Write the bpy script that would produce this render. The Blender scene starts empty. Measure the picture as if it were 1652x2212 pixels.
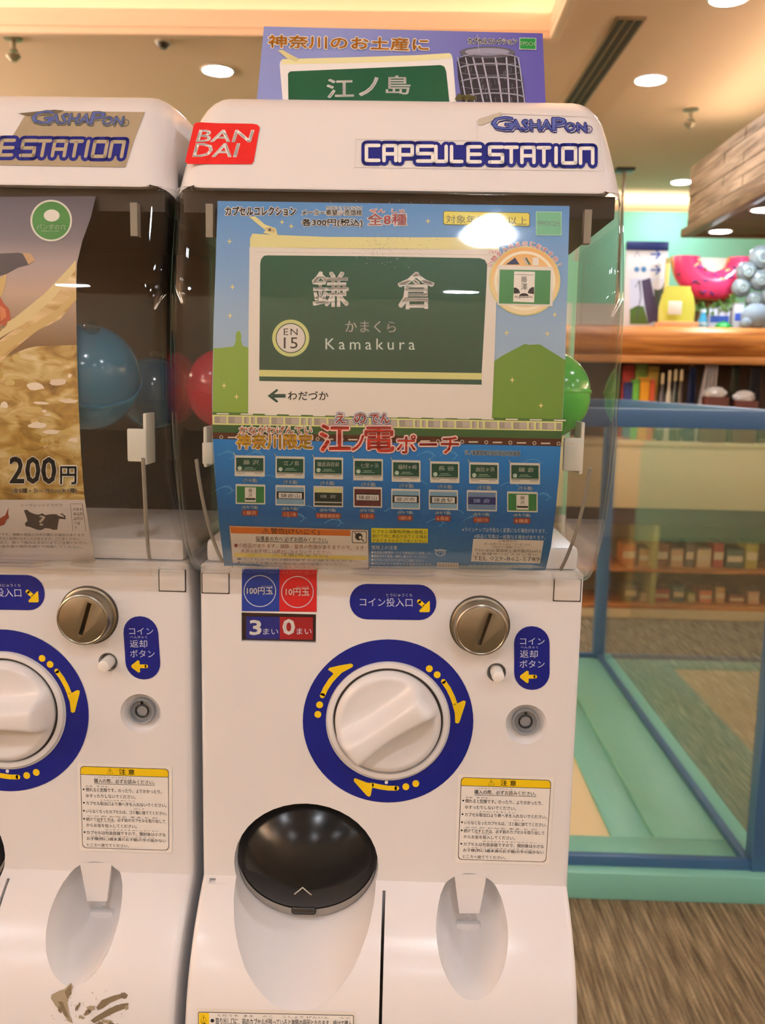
import bpy, bmesh, math, random
import numpy as np
from mathutils import Vector, Matrix

random.seed(7)
S = bpy.context.scene
C = S.collection

# ------------------------------------------------------------------ camera
H = 1.35                                     # camera height above the carpet
F = 1900.0                                   # focal length in pixels of the 1652 x 2212 frame
PITCH, ROLL, YAW = 0.1444, 0.01967, -0.02176
CAM = np.array([0.0064, -0.6089, H])


def _axes():
    p, r, y = PITCH, ROLL, YAW
    fwd = np.array([math.sin(y) * math.cos(p), math.cos(y) * math.cos(p), -math.sin(p)])
    right = np.array([math.cos(y), -math.sin(y), 0.0])
    down = np.cross(fwd, right)
    c, s = math.cos(r), math.sin(r)
    return np.array([c * right - s * down, s * right + c * down, fwd])


AX = _axes()
cd = bpy.data.cameras.new('camera')
cam = bpy.data.objects.new('camera', cd)
C.objects.link(cam)
cd.sensor_fit = 'VERTICAL'
cd.sensor_height = 36.0
cd.lens = F / 2212.0 * 36.0
cd.clip_start = 0.02
cam.matrix_world = Matrix(((AX[0][0], -AX[1][0], -AX[2][0], CAM[0]),
                           (AX[0][1], -AX[1][1], -AX[2][1], CAM[1]),
                           (AX[0][2], -AX[1][2], -AX[2][2], CAM[2]), (0, 0, 0, 1)))
cd.dof.use_dof = True
cd.dof.focus_distance = 0.60
cd.dof.aperture_fstop = 13.0
S.camera = cam

# ------------------------------------------------------------------ world, exposure, light levels
W = bpy.data.worlds.new('world')
S.world = W
W.use_nodes = True
W.node_tree.nodes['Background'].inputs[0].default_value = (1.0, 0.86, 0.70, 1)
W.node_tree.nodes['Background'].inputs[1].default_value = 0.25
S.view_settings.view_transform = 'Standard'
S.view_settings.look = 'None'
S.view_settings.gamma = 1.0
S.view_settings.use_curve_mapping = False
S.view_settings.exposure = -0.36
DOWNLIGHT = 260.0        # emission of the recessed ceiling lamps
WALLCOVE = 75.0         # emission of the wall tubes; the side wall ones are added fill
COVE = 14.0              # emission of the hidden cove strips


# ------------------------------------------------------------------ pixel helpers (directions only; depth comes from a surface)
def rays(px):
    px = np.atleast_2d(np.asarray(px, float))
    return np.c_[(px[:, 0] - 826) / F, (px[:, 1] - 1106) / F, np.ones(len(px))] @ AX


def hit_y(x, y, Y):
    d = rays((x, y))[0]
    return CAM + d * ((Y - CAM[1]) / d[1])


def hit_z(x, y, Z):
    d = rays((x, y))[0]
    return CAM + d * ((Z - CAM[2]) / d[2])


class PlaneSurf:
    def __init__(s, p0, n):
        s.p0, s.n = np.array(p0, float), np.array(n, float) / np.linalg.norm(n)

    def map(s, px):
        d = rays(px)
        t = ((s.p0 - CAM) @ s.n) / (d @ s.n)
        return CAM + d * t[:, None], np.repeat(s.n[None], len(d), 0)


class ProfSurf:
    """A profile in the Y-Z plane swept along X."""
    def __init__(s, prof, off=0.0):
        p = np.array(prof, float)
        t = np.gradient(p, axis=0)
        n = np.c_[-np.abs(t[:, 1]), np.where(t[:, 1] < 0, -t[:, 0], t[:, 0])]
        tn = np.c_[t[:, 1], -t[:, 0]]
        tn /= np.linalg.norm(tn, axis=1)[:, None]
        tn *= -np.sign(tn[:, :1] + 1e-12)            # towards the viewer (-Y)
        s.p, s.n = p + tn * off, tn

    def map(s, px):
        d = rays(px)
        a, b = s.p[:-1], s.p[1:]
        e = b - a
        dy, dz = d[:, 1][:, None], d[:, 2][:, None]
        ay, az = a[:, 0] - CAM[1], a[:, 1] - CAM[2]
        det = dy * (-e[:, 1]) + dz * e[:, 0]
        det = np.where(np.abs(det) < 1e-12, 1e-12, det)
        t = (ay * (-e[:, 1]) + az * e[:, 0]) / det
        u = (dy * az - dz * ay) / det
        ok = (u >= -1e-6) & (u <= 1 + 1e-6) & (t > 0)
        tt = np.where(ok, t, 1e9)
        k = tt.argmin(1)
        r = np.arange(len(d))
        miss = ~ok.any(1)
        if miss.any():
            far = np.abs(u - 0.5)
            k[miss] = far[miss].argmin(1)
        tb = t[r, k]
        ub = np.clip(u[r, k], 0, 1)[:, None]
        nn = s.n[k] * (1 - ub) + s.n[k + 1] * ub
        return CAM + d * tb[:, None], np.c_[np.zeros(len(d)), nn]


def spline(pts, n=12):
    p = np.array(pts, float)
    p = np.vstack([2 * p[0] - p[1], p, 2 * p[-1] - p[-2]])
    out = []
    for i in range(1, len(p) - 2):
        for k in range(n):
            t = k / n
            out.append(0.5 * (2 * p[i] + (p[i + 1] - p[i - 1]) * t + (2 * p[i - 1] - 5 * p[i] + 4 * p[i + 1] - p[i + 2]) * t * t
                              + (3 * p[i] - p[i - 1] - 3 * p[i + 1] + p[i + 2]) * t ** 3))
    out.append(p[-2])
    return np.array(out)


# ------------------------------------------------------------------ materials
def lin(c):
    return tuple(((v / 255) / 12.92 if v / 255 <= 0.04045 else ((v / 255 + 0.055) / 1.055) ** 2.4) for v in c)


MATS = {}


def mat(name, rgb=(200, 200, 200), rough=0.45, metal=0.0, spec=0.5, coat=0.0, noise=0.0, nscale=20.0, bump=0.0, trans=0.0, emit=0.0):
    if name in MATS:
        return MATS[name]
    m = bpy.data.materials.new(name)
    m.use_nodes = True
    nt = m.node_tree
    b = nt.nodes['Principled BSDF']
    col = (*lin(rgb), 1)
    b.inputs['Base Color'].default_value = col
    b.inputs['Roughness'].default_value = rough
    b.inputs['Metallic'].default_value = metal
    b.inputs['Specular IOR Level'].default_value = spec
    b.inputs['Coat Weight'].default_value = coat
    b.inputs['Coat Roughness'].default_value = 0.08
    b.inputs['Transmission Weight'].default_value = trans
    if emit:
        b.inputs['Emission Color'].default_value = col
        b.inputs['Emission Strength'].default_value = emit
    if noise or bump:
        tc = nt.nodes.new('ShaderNodeTexCoord')
        nz = nt.nodes.new('ShaderNodeTexNoise')
        nz.inputs['Scale'].default_value = nscale
        nz.inputs['Detail'].default_value = 6
        nt.links.new(tc.outputs['Object'], nz.inputs['Vector'])
        if noise:
            mr = nt.nodes.new('ShaderNodeMapRange')
            mr.inputs[3].default_value = 1 - noise
            mr.inputs[4].default_value = 1 + noise
            nt.links.new(nz.outputs['Fac'], mr.inputs[0])
            mx = nt.nodes.new('ShaderNodeMix')
            mx.data_type = 'RGBA'
            mx.blend_type = 'MULTIPLY'
            mx.inputs['Factor'].default_value = 1
            mx.inputs['A'].default_value = col
            nt.links.new(mr.outputs[0], mx.inputs['B'])
            nt.links.new(mx.outputs['Result'], b.inputs['Base Color'])
        if bump:
            bp = nt.nodes.new('ShaderNodeBump')
            bp.inputs['Strength'].default_value = bump
            bp.inputs['Distance'].default_value = 0.002
            nt.links.new(nz.outputs['Fac'], bp.inputs['Height'])
            nt.links.new(bp.outputs[0], b.inputs['Normal'])
    MATS[name] = m
    return m


def ink(rgb, gloss=0.38):
    return mat('ink_%02x%02x%02x' % tuple(int(v) for v in rgb), rgb, gloss, spec=0.4, noise=0.02, nscale=60)


def clear(name, tint=(250, 250, 248), rough=0.02, ior=1.45, gain=1.0):
    """Thin clear plastic or glass: straight-through light plus a Fresnel gloss."""
    if name in MATS:
        return MATS[name]
    m = bpy.data.materials.new(name)
    m.use_nodes = True
    nt = m.node_tree
    nt.nodes.clear()
    out = nt.nodes.new('ShaderNodeOutputMaterial')
    mix = nt.nodes.new('ShaderNodeMixShader')
    tr = nt.nodes.new('ShaderNodeBsdfTransparent')
    gl = nt.nodes.new('ShaderNodeBsdfGlossy')
    f0 = ((ior - 1) / (ior + 1)) ** 2
    lw = nt.nodes.new('ShaderNodeLayerWeight')
    lw.inputs['Blend'].default_value = 0.5
    pw_ = nt.nodes.new('ShaderNodeMath')
    pw_.operation = 'POWER'
    pw_.inputs[1].default_value = 5.0
    nt.links.new(lw.outputs['Facing'], pw_.inputs[0])
    fr = nt.nodes.new('ShaderNodeMath')
    fr.operation = 'MULTIPLY_ADD'
    fr.inputs[1].default_value = 1 - f0
    fr.inputs[2].default_value = f0
    nt.links.new(pw_.outputs[0], fr.inputs[0])
    nz = nt.nodes.new('ShaderNodeTexNoise')
    nz.inputs['Scale'].default_value = 45
    nz.inputs['Detail'].default_value = 8
    tc = nt.nodes.new('ShaderNodeTexCoord')
    nt.links.new(tc.outputs['Object'], nz.inputs['Vector'])
    mr = nt.nodes.new('ShaderNodeMapRange')
    mr.inputs[1].default_value = 0.45
    mr.inputs[2].default_value = 0.8
    mr.inputs[3].default_value = rough
    mr.inputs[4].default_value = rough + 0.07
    nt.links.new(nz.outputs['Fac'], mr.inputs[0])
    nt.links.new(mr.outputs[0], gl.inputs['Roughness'])
    tr.inputs[0].default_value = (*lin(tint), 1)
    gl.inputs[0].default_value = (gain, gain, gain, 1)
    nt.links.new(fr.outputs[0], mix.inputs[0])
    nt.links.new(tr.outputs[0], mix.inputs[1])
    nt.links.new(gl.outputs[0], mix.inputs[2])
    nt.links.new(mix.outputs[0], out.inputs[0])
    MATS[name] = m
    return m


def ramp_mat(name, axis, lo, hi, stops, rough=0.4):
    """Printed colour gradient along one object axis."""
    if name in MATS:
        return MATS[name]
    m = mat(name, (128, 128, 128), rough, spec=0.4)
    nt = m.node_tree
    tc = nt.nodes.new('ShaderNodeTexCoord')
    sp = nt.nodes.new('ShaderNodeSeparateXYZ')
    mr = nt.nodes.new('ShaderNodeMapRange')
    mr.inputs[1].default_value = lo
    mr.inputs[2].default_value = hi
    cr = nt.nodes.new('ShaderNodeValToRGB')
    while len(cr.color_ramp.elements) < len(stops):
        cr.color_ramp.elements.new(0.5)
    for e, (p, c) in zip(cr.color_ramp.elements, stops):
        e.position = p
        e.color = (*lin(c), 1)
    nt.links.new(tc.outputs['Object'], sp.inputs[0])
    nt.links.new(sp.outputs[axis], mr.inputs[0])
    nt.links.new(mr.outputs[0], cr.inputs[0])
    nt.links.new(cr.outputs[0], nt.nodes['Principled BSDF'].inputs['Base Color'])
    return m


WHITE = mat('white_plastic', (231, 227, 226), 0.24, spec=0.5, noise=0.012, nscale=9)
DARKP = mat('dark_plastic', (38, 33, 30), 0.4)
NICKEL = mat('brushed_nickel', (150, 142, 126), 0.32, metal=1.0, noise=0.05, nscale=120)
SMOKE = mat('smoked_black_plastic', (24, 25, 26), 0.2, spec=0.28)


# ------------------------------------------------------------------ mesh helpers
def new_obj(name, me, parent=None, mats=()):
    o = bpy.data.objects.new(name, me)
    C.objects.link(o)
    for m in mats:
        me.materials.append(m)
    if parent is not None:
        o.parent = parent
    return o


def finish(bm, name, m, parent=None, smooth=True, angle=40, loc=None):
    me = bpy.data.meshes.new(name)
    bmesh.ops.recalc_face_normals(bm, faces=bm.faces)
    bm.to_mesh(me)
    bm.free()
    if smooth:
        me.polygons.foreach_set('use_smooth', [True] * len(me.polygons))
        me.set_sharp_from_angle(angle=math.radians(angle))
    o = new_obj(name, me, parent, m if isinstance(m, (list, tuple)) else [m])
    if loc is not None:
        o.location = loc
    return o


def tag(o, label, cat=None, group=None, kind=None):
    o['label'] = label
    if cat:
        o['category'] = cat
    if group:
        o['group'] = group
    if kind:
        o['kind'] = kind
    return o


def empty(name, loc=(0, 0, 0), rz=0.0):
    o = bpy.data.objects.new(name, None)
    C.objects.link(o)
    o.location = loc
    o.rotation_euler = (0, 0, rz)
    o.empty_display_size = 0.05
    return o


def add_box(bm, c, s, bevel=0.0, seg=2, rot=None, mi=0):
    r = bmesh.ops.create_cube(bm, size=1.0)
    vs = r['verts']
    bmesh.ops.scale(bm, vec=s, verts=vs)
    if rot is not None:
        bmesh.ops.rotate(bm, cent=(0, 0, 0), matrix=Matrix.Rotation(rot[1], 3, rot[0]), verts=vs)
    bmesh.ops.translate(bm, vec=c, verts=vs)
    fs = {f for v in vs for f in v.link_faces}
    for f in fs:
        f.material_index = mi
    if bevel:
        es = list({e for v in vs for e in v.link_edges})
        bmesh.ops.bevel(bm, geom=es, offset=bevel, segments=seg, profile=0.5, affect='EDGES')


def box(name, lo, hi, m, parent=None, bevel=0.0, seg=2):
    bm = bmesh.new()
    lo, hi = Vector(lo), Vector(hi)
    add_box(bm, (lo + hi) / 2, hi - lo, bevel, seg)
    return finish(bm, name, m, parent)


def lathe(bm, prof, n=32, axis='Z', c=(0, 0, 0), cap=True, mi=0):
    """prof: (radius, height) pairs from bottom to top."""
    rings = []
    for r, h in prof:
        ring = []
        for k in range(n):
            a = 2 * math.pi * k / n
            p = (r * math.cos(a), r * math.sin(a), h)
            if axis == 'Y':                        # height runs towards -Y
                p = (p[0], -h, p[1])
            elif axis == 'X':
                p = (h, p[0], p[1])
            ring.append(bm.verts.new((p[0] + c[0], p[1] + c[1], p[2] + c[2])))
        rings.append(ring)
    for a, b in zip(rings[:-1], rings[1:]):
        for k in range(n):
            f = bm.faces.new((a[k], a[(k + 1) % n], b[(k + 1) % n], b[k]))
            f.material_index = mi
    if cap:
        bm.faces.new(rings[0]).material_index = mi
        bm.faces.new(rings[-1]).material_index = mi


def tube(bm, pts, r, n=8, mi=0):
    pts = [Vector(p) for p in pts]
    rings = []
    for i, p in enumerate(pts):
        t = (pts[min(i + 1, len(pts) - 1)] - pts[max(i - 1, 0)]).normalized()
        u = t.cross(Vector((0, 0, 1)))
        if u.length < 1e-3:
            u = t.cross(Vector((1, 0, 0)))
        u.normalize()
        w = t.cross(u)
        rr = r[i] if isinstance(r, (list, tuple)) else r
        rings.append([bm.verts.new(p + (u * math.cos(2 * math.pi * k / n) + w * math.sin(2 * math.pi * k / n)) * rr) for k in range(n)])
    for a, b in zip(rings[:-1], rings[1:]):
        for k in range(n):
            bm.faces.new((a[k], a[(k + 1) % n], b[(k + 1) % n], b[k])).material_index = mi
    bm.faces.new(rings[0])
    bm.faces.new(rings[-1])


def ball(bm, c, r, u=20, v=12, squash=(1, 1, 1), mi=0, rough=0.0):
    res = bmesh.ops.create_uvsphere(bm, u_segments=u, v_segments=v, radius=1.0)
    for vt in res['verts']:
        k = 1 + (random.uniform(-rough, rough) if rough else 0)
        vt.co = Vector((c[0] + vt.co.x * r * squash[0] * k, c[1] + vt.co.y * r * squash[1] * k, c[2] + vt.co.z * r * squash[2] * k))
    for f in {f for vt in res['verts'] for f in vt.link_faces}:
        f.material_index = mi


def loft(rings, cap=True):
    bm = bmesh.new()
    vr = [[bm.verts.new(p) for p in r] for r in rings]
    n = len(vr[0])
    for a, b in zip(vr[:-1], vr[1:]):
        for k in range(n):
            bm.faces.new((a[k], a[(k + 1) % n], b[(k + 1) % n], b[k]))
    if cap:
        bm.faces.new(vr[0])
        bm.faces.new(vr[-1])
    bmesh.ops.recalc_face_normals(bm, faces=bm.faces)
    return bm


def boolean(o, cutters, angle=35):
    for c in cutters:
        md = o.modifiers.new('cut', 'BOOLEAN')
        md.object = c
        md.operation = 'DIFFERENCE'
        md.solver = 'EXACT'
    bpy.context.view_layer.update()
    dg = bpy.context.evaluated_depsgraph_get()
    me = bpy.data.meshes.new_from_object(o.evaluated_get(dg), depsgraph=dg)
    o.modifiers.clear()
    old = o.data
    o.data = me
    bpy.data.meshes.remove(old)
    me.polygons.foreach_set('use_smooth', [True] * len(me.polygons))
    me.set_sharp_from_angle(angle=math.radians(angle))
    for c in cutters:
        cm = c.data
        bpy.data.objects.remove(c)
        bpy.data.meshes.remove(cm)


def copy_tree(o, parent=None):
    c = o.copy()
    C.objects.link(c)
    c.parent = parent
    for ch in list(o.children):
        copy_tree(ch, c)
    return c


# ------------------------------------------------------------------ flat print, drawn in photo pixels and laid on a real surface
_txt = bpy.data.curves.new('type_setter', 'FONT')
_txto = bpy.data.objects.new('type_setter', _txt)
_glyphs = {}


def glyphs(s, bold=0.0, res=2, space=1.0):
    key = (s, bold, res, space)
    if key not in _glyphs:
        _txt.body = s
        _txt.offset = bold
        _txt.resolution_u = res
        _txt.space_character = space
        C.objects.link(_txto)
        dg = bpy.context.evaluated_depsgraph_get()
        ev = _txto.evaluated_get(dg)
        me = ev.to_mesh()
        co = np.array([v.co[:2] for v in me.vertices])
        fs = [tuple(p.vertices) for p in me.polygons]
        ev.to_mesh_clear()
        C.objects.unlink(_txto)
        _glyphs[key] = (co, fs)
    return _glyphs[key]


class Print:
    def __init__(s, surf, base=0.0003, eps=0.00006):
        s.surf, s.base, s.eps = surf, base, eps
        s.mats, s.V, s.Fc, s.M = [], [], [], []

    def _mi(s, m):
        if isinstance(m, tuple):
            m = ink(m)
        if m not in s.mats:
            s.mats.append(m)
        return s.mats.index(m)

    def raw(s, co, faces, m, L):
        k = len(s.V)
        mi = s._mi(m)
        s.V += [(float(x), float(y), float(L)) for x, y in co]
        for f in faces:
            s.Fc.append(tuple(i + k for i in f))
            s.M.append(mi)

    def poly(s, pts, m, L=1):
        s.raw(pts, [tuple(range(len(pts)))], m, L)

    def rect(s, x0, y0, x1, y1, m, L=1, slope=0.0, r=0.0):
        if r <= 0:
            pts = [(x0, y0), (x1, y0), (x1, y1), (x0, y1)]
        else:
            pts = []
            for cx, cy, a0 in ((x1 - r, y0 + r, -90), (x1 - r, y1 - r, 0), (x0 + r, y1 - r, 90), (x0 + r, y0 + r, 180)):
                for k in range(7):
                    a = math.radians(a0 + 15 * k)
                    pts.append((cx + r * math.cos(a), cy + r * math.sin(a)))
        s.poly([(x, y + slope * (x - x0)) for x, y in pts], m, L)

    def disc(s, cx, cy, r, m, L=1, ry=None, n=40, a0=0.0, a1=360.0):
        ry = ry or r
        s.poly([(cx + r * math.cos(math.radians(a0 + (a1 - a0) * k / n)), cy + ry * math.sin(math.radians(a0 + (a1 - a0) * k / n))) for k in range(n + (a1 - a0 < 360))], m, L)

    def ring(s, cx, cy, r0, r1, m, L=1, ry=1.0, n=48):
        co, fs = [], []
        for k in range(n):
            a = 2 * math.pi * k / n
            co += [(cx + r0 * math.cos(a), cy + r0 * ry * math.sin(a)), (cx + r1 * math.cos(a), cy + r1 * ry * math.sin(a))]
            j = (k + 1) % n
            fs.append((2 * k, 2 * k + 1, 2 * j + 1, 2 * j))
        s.raw(co, fs, m, L)

    def stroke(s, pts, w, m, L=1, caps=True):
        pts = [np.array(p, float) for p in pts]
        h = w / 2
        n = len(pts)
        nor = []
        for i in range(n):
            a, b = pts[max(i - 1, 0)], pts[min(i + 1, n - 1)]
            d = b - a
            d = d / (np.linalg.norm(d) + 1e-9)
            nn = np.array([-d[1], d[0]])
            if 0 < i < n - 1:
                d1 = (pts[i] - a) / (np.linalg.norm(pts[i] - a) + 1e-9)
                nn = nn / max(0.5, abs(nn @ np.array([-d1[1], d1[0]])))
            nor.append(nn)
        co = [p + q * h for p, q in zip(pts, nor)] + [p - q * h for p, q in zip(pts, nor)]
        s.raw(co, [(i, i + 1, n + i + 1, n + i) for i in range(n - 1)], m, L)
        if caps:
            for p in (pts[0], pts[-1]):
                s.disc(p[0], p[1], h, m, L, n=10)

    def bars(s, pts, w, m, L=1):
        for a, b in zip(pts[:-1], pts[1:]):
            s.stroke([a, b], w, m, L)

    def text(s, t, x0, y0, x1, y1, m, L=3, bold=0.0, slope=0.0, shear=0.0, out=(), res=2, space=1.0):
        c0, _ = glyphs(t, 0.0, res, space)
        lo, hi = c0.min(0), c0.max(0)
        co, fs = c0, _

        def place(dx, dy):
            u = (co[:, 0] - lo[0]) / (hi[0] - lo[0] + 1e-9)
            v = (co[:, 1] - lo[1]) / (hi[1] - lo[1] + 1e-9)
            x = x0 + u * (x1 - x0) + shear * v + dx
            y = y1 - v * (y1 - y0) + slope * (x - x0) + dy
            return np.c_[x, y]
        for w, om, ol in out:
            for k in range(8):
                a = k * math.pi / 4
                s.raw(place(w * math.cos(a), w * math.sin(a)), fs, om, ol)
        s.raw(place(0, 0), fs, m, L)
        if bold:
            bw = bold * (y1 - y0) * 0.62
            for dx, dy in ((bw, bw), (-bw, bw), (bw, -bw), (-bw, -bw)) if bold > .018 else ((bw, 0), (-bw, 0)):
                s.raw(place(dx, dy), fs, m, L)

    def build(s, name, parent=None, origin=(0, 0, 0), step=0.0):
        bm = bmesh.new()
        vs = [bm.verts.new(v) for v in s.V]
        for f, mi in zip(s.Fc, s.M):
            try:
                fc = bm.faces.new([vs[i] for i in f])
                fc.material_index = mi
            except ValueError:
                pass
        if step:
            ys = [v[1] for v in s.V]
            y = min(ys) + step
            big = [f for f in bm.faces if max(v.co.y for v in f.verts) - min(v.co.y for v in f.verts) > step]
            while y < max(ys):
                g = [f for f in bm.faces if min(v.co.y for v in f.verts) < y - 1e-3 and max(v.co.y for v in f.verts) > y + 1e-3]
                if g:
                    geo = set(g)
                    for f in g:
                        geo.update(f.edges)
                        geo.update(f.verts)
                    bmesh.ops.bisect_plane(bm, geom=list(geo), plane_co=(0, y, 0), plane_no=(0, 1, 0), dist=1e-5)
                y += step
        P = np.array([v.co[:] for v in bm.verts])
        p, n = s.surf.map(P[:, :2])
        q = p + n * (s.base + P[:, 2:3] * s.eps) - np.array(origin)
        for v, c in zip(bm.verts, q):
            v.co = c
        bmesh.ops.triangulate(bm, faces=[f for f in bm.faces if len(f.verts) > 4])
        me = bpy.data.meshes.new(name)
        bm.normal_update()
        for f in bm.faces:                     # print faces the viewer's side of its sheet
            if f.normal.y > 0:
                f.normal_flip()
        bm.to_mesh(me)
        bm.free()
        return new_obj(name, me, parent, s.mats)


# =================================================================== THE ROOM
ZC = 3.0
X0, X1, Y0, Y1 = -4.6, 6.5, -4.2, 8.1


def carpet():
    m = mat('carpet', (120, 110, 88), 0.95, spec=0.1)
    nt = m.node_tree
    b = nt.nodes['Principled BSDF']
    tc = nt.nodes.new('ShaderNodeTexCoord')

    def noise(scale, vec, detail=3):
        mp = nt.nodes.new('ShaderNodeMapping')
        mp.inputs['Scale'].default_value = vec
        mp.inputs['Rotation'].default_value = (0, 0, math.radians(-6))
        nt.links.new(tc.outputs['Object'], mp.inputs[0])
        n = nt.nodes.new('ShaderNodeTexNoise')
        n.inputs['Scale'].default_value = scale
        n.inputs['Detail'].default_value = detail
        nt.links.new(mp.outputs[0], n.inputs['Vector'])
        return n
    a = noise(1.0, (120, 6, 1), 4)
    c = noise(1.0, (260, 120, 1), 2)
    r = nt.nodes.new('ShaderNodeValToRGB')
    e = r.color_ramp.elements
    e[0].position, e[0].color = 0.3, (*lin((82, 76, 65)), 1)
    e[1].position, e[1].color = 0.72, (*lin((172, 162, 136)), 1)
    k = e.new(0.5)
    k.color = (*lin((124, 115, 95)), 1)
    nt.links.new(a.outputs['Fac'], r.inputs[0])
    mx = nt.nodes.new('ShaderNodeMix')
    mx.data_type = 'RGBA'
    mx.blend_type = 'OVERLAY'
    mx.inputs['Factor'].default_value = 0.35
    nt.links.new(r.outputs[0], mx.inputs['A'])
    nt.links.new(c.outputs['Fac'], mx.inputs['B'])
    nt.links.new(mx.outputs['Result'], b.inputs['Base Color'])
    bp = nt.nodes.new('ShaderNodeBump')
    bp.inputs['Strength'].default_value = 0.5
    bp.inputs['Distance'].default_value = 0.004
    nt.links.new(a.outputs['Fac'], bp.inputs['Height'])
    nt.links.new(bp.outputs[0], b.inputs['Normal'])
    return m


def struct(o, label=None):
    o['kind'] = 'structure'
    if label:
        o['label'] = label
    return o


CEILM = mat('ceiling_paint', (240, 208, 180), 0.8, noise=0.01, nscale=3)
MINT = mat('mint_wall_paint', (142, 214, 186), 0.7, noise=0.015, nscale=4)
CREAMW = mat('cream_wall_paint', (226, 208, 182), 0.75, noise=0.015, nscale=4)

struct(box('floor', (X0, Y0, -0.06), (X1, Y1, 0.0), carpet()), 'brown and grey streaked loop carpet')
YM = 7.25
ZM = float(hit_y(1420, 457, YM)[2])
struct(box('wall_back', (X0, YM, 0), (X1, YM + 0.1, ZM), MINT), 'mint green painted far wall')
struct(box('wall_rear', (X0, Y1, 0), (X1, Y1 + 0.1, ZC), CREAMW), 'pale bulkhead wall lit above the mint wall')
struct(box('wall_left', (X0 - 0.1, Y0, 0), (X0, Y1, ZC), CREAMW), 'cream painted wall')
struct(box('wall_right', (X1, Y0, 0), (X1 + 0.1, Y1, ZC), CREAMW), 'cream painted wall')
struct(box('wall_front', (X0, Y0 - 0.1, 0), (X1, Y0, ZC), CREAMW), 'cream painted wall behind the viewer')

# ceiling with one rectangular coffer
ca = hit_z(300, 50, ZC)
cb = hit_z(1185, 74, ZC)
CX0, CX1, CY0, CY1 = -3.6, float(cb[0]), 0.9, float((ca[1] + cb[1]) / 2)
ceil = empty('ceiling', (0, 0, 0))
struct(ceil, 'beige painted ceiling with a recessed light coffer')
CT = ZC + 0.30
for nm, lo, hi in (('ceiling_field', (X0, Y0, ZC), (X1, CY0, ZC + 0.08)), ('ceiling_field', (X0, CY1, ZC), (X1, Y1, ZC + 0.08)),
                   ('ceiling_field', (X0, CY0, ZC), (CX0, CY1, ZC + 0.08)), ('ceiling_field', (CX1, CY0, ZC), (X1, CY1, ZC + 0.08)),
                   ('coffer_top', (CX0 - 0.25, CY0 - 0.25, CT), (CX1 + 0.25, CY1 + 0.25, CT + 0.06)),
                   ('coffer_side', (CX0 - 0.25, CY1 + 0.2, ZC + 0.08), (CX1 + 0.25, CY1 + 0.25, CT)),
                   ('coffer_side', (CX0 - 0.25, CY0 - 0.25, ZC + 0.08), (CX1 + 0.25, CY0 - 0.2, CT)),
                   ('coffer_side', (CX1 + 0.2, CY0 - 0.2, ZC + 0.08), (CX1 + 0.25, CY1 + 0.2, CT)),
                   ('coffer_side', (CX0 - 0.25, CY0 - 0.2, ZC + 0.08), (CX0 - 0.2, CY1 + 0.2, CT))):
    box(nm, lo, hi, CEILM, ceil)
STRIP = mat('cove_tube', (255, 240, 216), 0.5, emit=COVE)
for lo, hi in (((CX1 + 0.10, CY0, ZC + 0.085), (CX1 + 0.14, CY1 + 0.06, ZC + 0.115)),):
    box('cove_tube', lo, hi, STRIP, ceil)
box('cove_tube', (CX0, CY1 + 0.10, ZC + 0.085), (CX1, CY1 + 0.14, ZC + 0.115), mat('far_cove_tube', (255, 240, 216), 0.5, emit=COVE * 0.3), ceil)
# raised lip of the coffer
box('coffer_lip', (CX1, CY0, ZC - 0.035), (CX1 + 0.05, CY1, ZC), CEILM, ceil, 0.006)
box('coffer_lip', (CX0, CY1, ZC - 0.035), (CX1 + 0.05, CY1 + 0.05, ZC), CEILM, ceil, 0.006)

LENS = mat('lamp_lens', (236, 244, 255), 0.5, emit=DOWNLIGHT)
TRIM = mat('lamp_trim', (235, 228, 215), 0.5)


def downlight(x, y, z, label, r=0.075, group=None):
    t = empty('ceiling_downlight', (x, y, z))
    bm = bmesh.new()
    lathe(bm, [(r + 0.016, 0.0), (r + 0.016, -0.004), (r + 0.004, -0.006), (r, -0.002), (r, 0.0)], 32, cap=False)
    finish(bm, 'trim_ring', TRIM, t)
    bm = bmesh.new()
    lathe(bm, [(r, 0.0), (r, -0.0015), (r * 0.7, -0.003)], 32)
    finish(bm, 'lens', LENS, t)
    tag(t, label, 'light', group)
    return t


p = hit_z(470, 152, ZC)
downlight(p[0], p[1], ZC, 'round warm recessed downlight in the ceiling between the two machine lids')
p = hit_z(1405, 172, ZC)
downlight(p[0], p[1], ZC, 'round recessed downlight beside the long slot diffuser')
p = hit_z(1472, 393, ZC)
downlight(p[0], p[1], ZC, 'round recessed downlight in the ceiling next to the wooden canopy corner')
p = hit_z(1575, -6, ZC)
downlight(p[0], p[1], ZC, 'round recessed downlight above the wooden canopy')
for gx in (-3.2, -1.5, 0.25, 2.0, 3.8):
    for gy in (-3.2, -1.7, -0.2):
        if gy > -0.5 and gx < 1.5:
            continue
        downlight(gx, gy, ZC, 'round recessed ceiling downlight in the ceiling over the shop aisle', group='downlights over the aisle')

SPR = mat('sprinkler_metal', (150, 140, 118), 0.4, metal=0.7)


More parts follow.
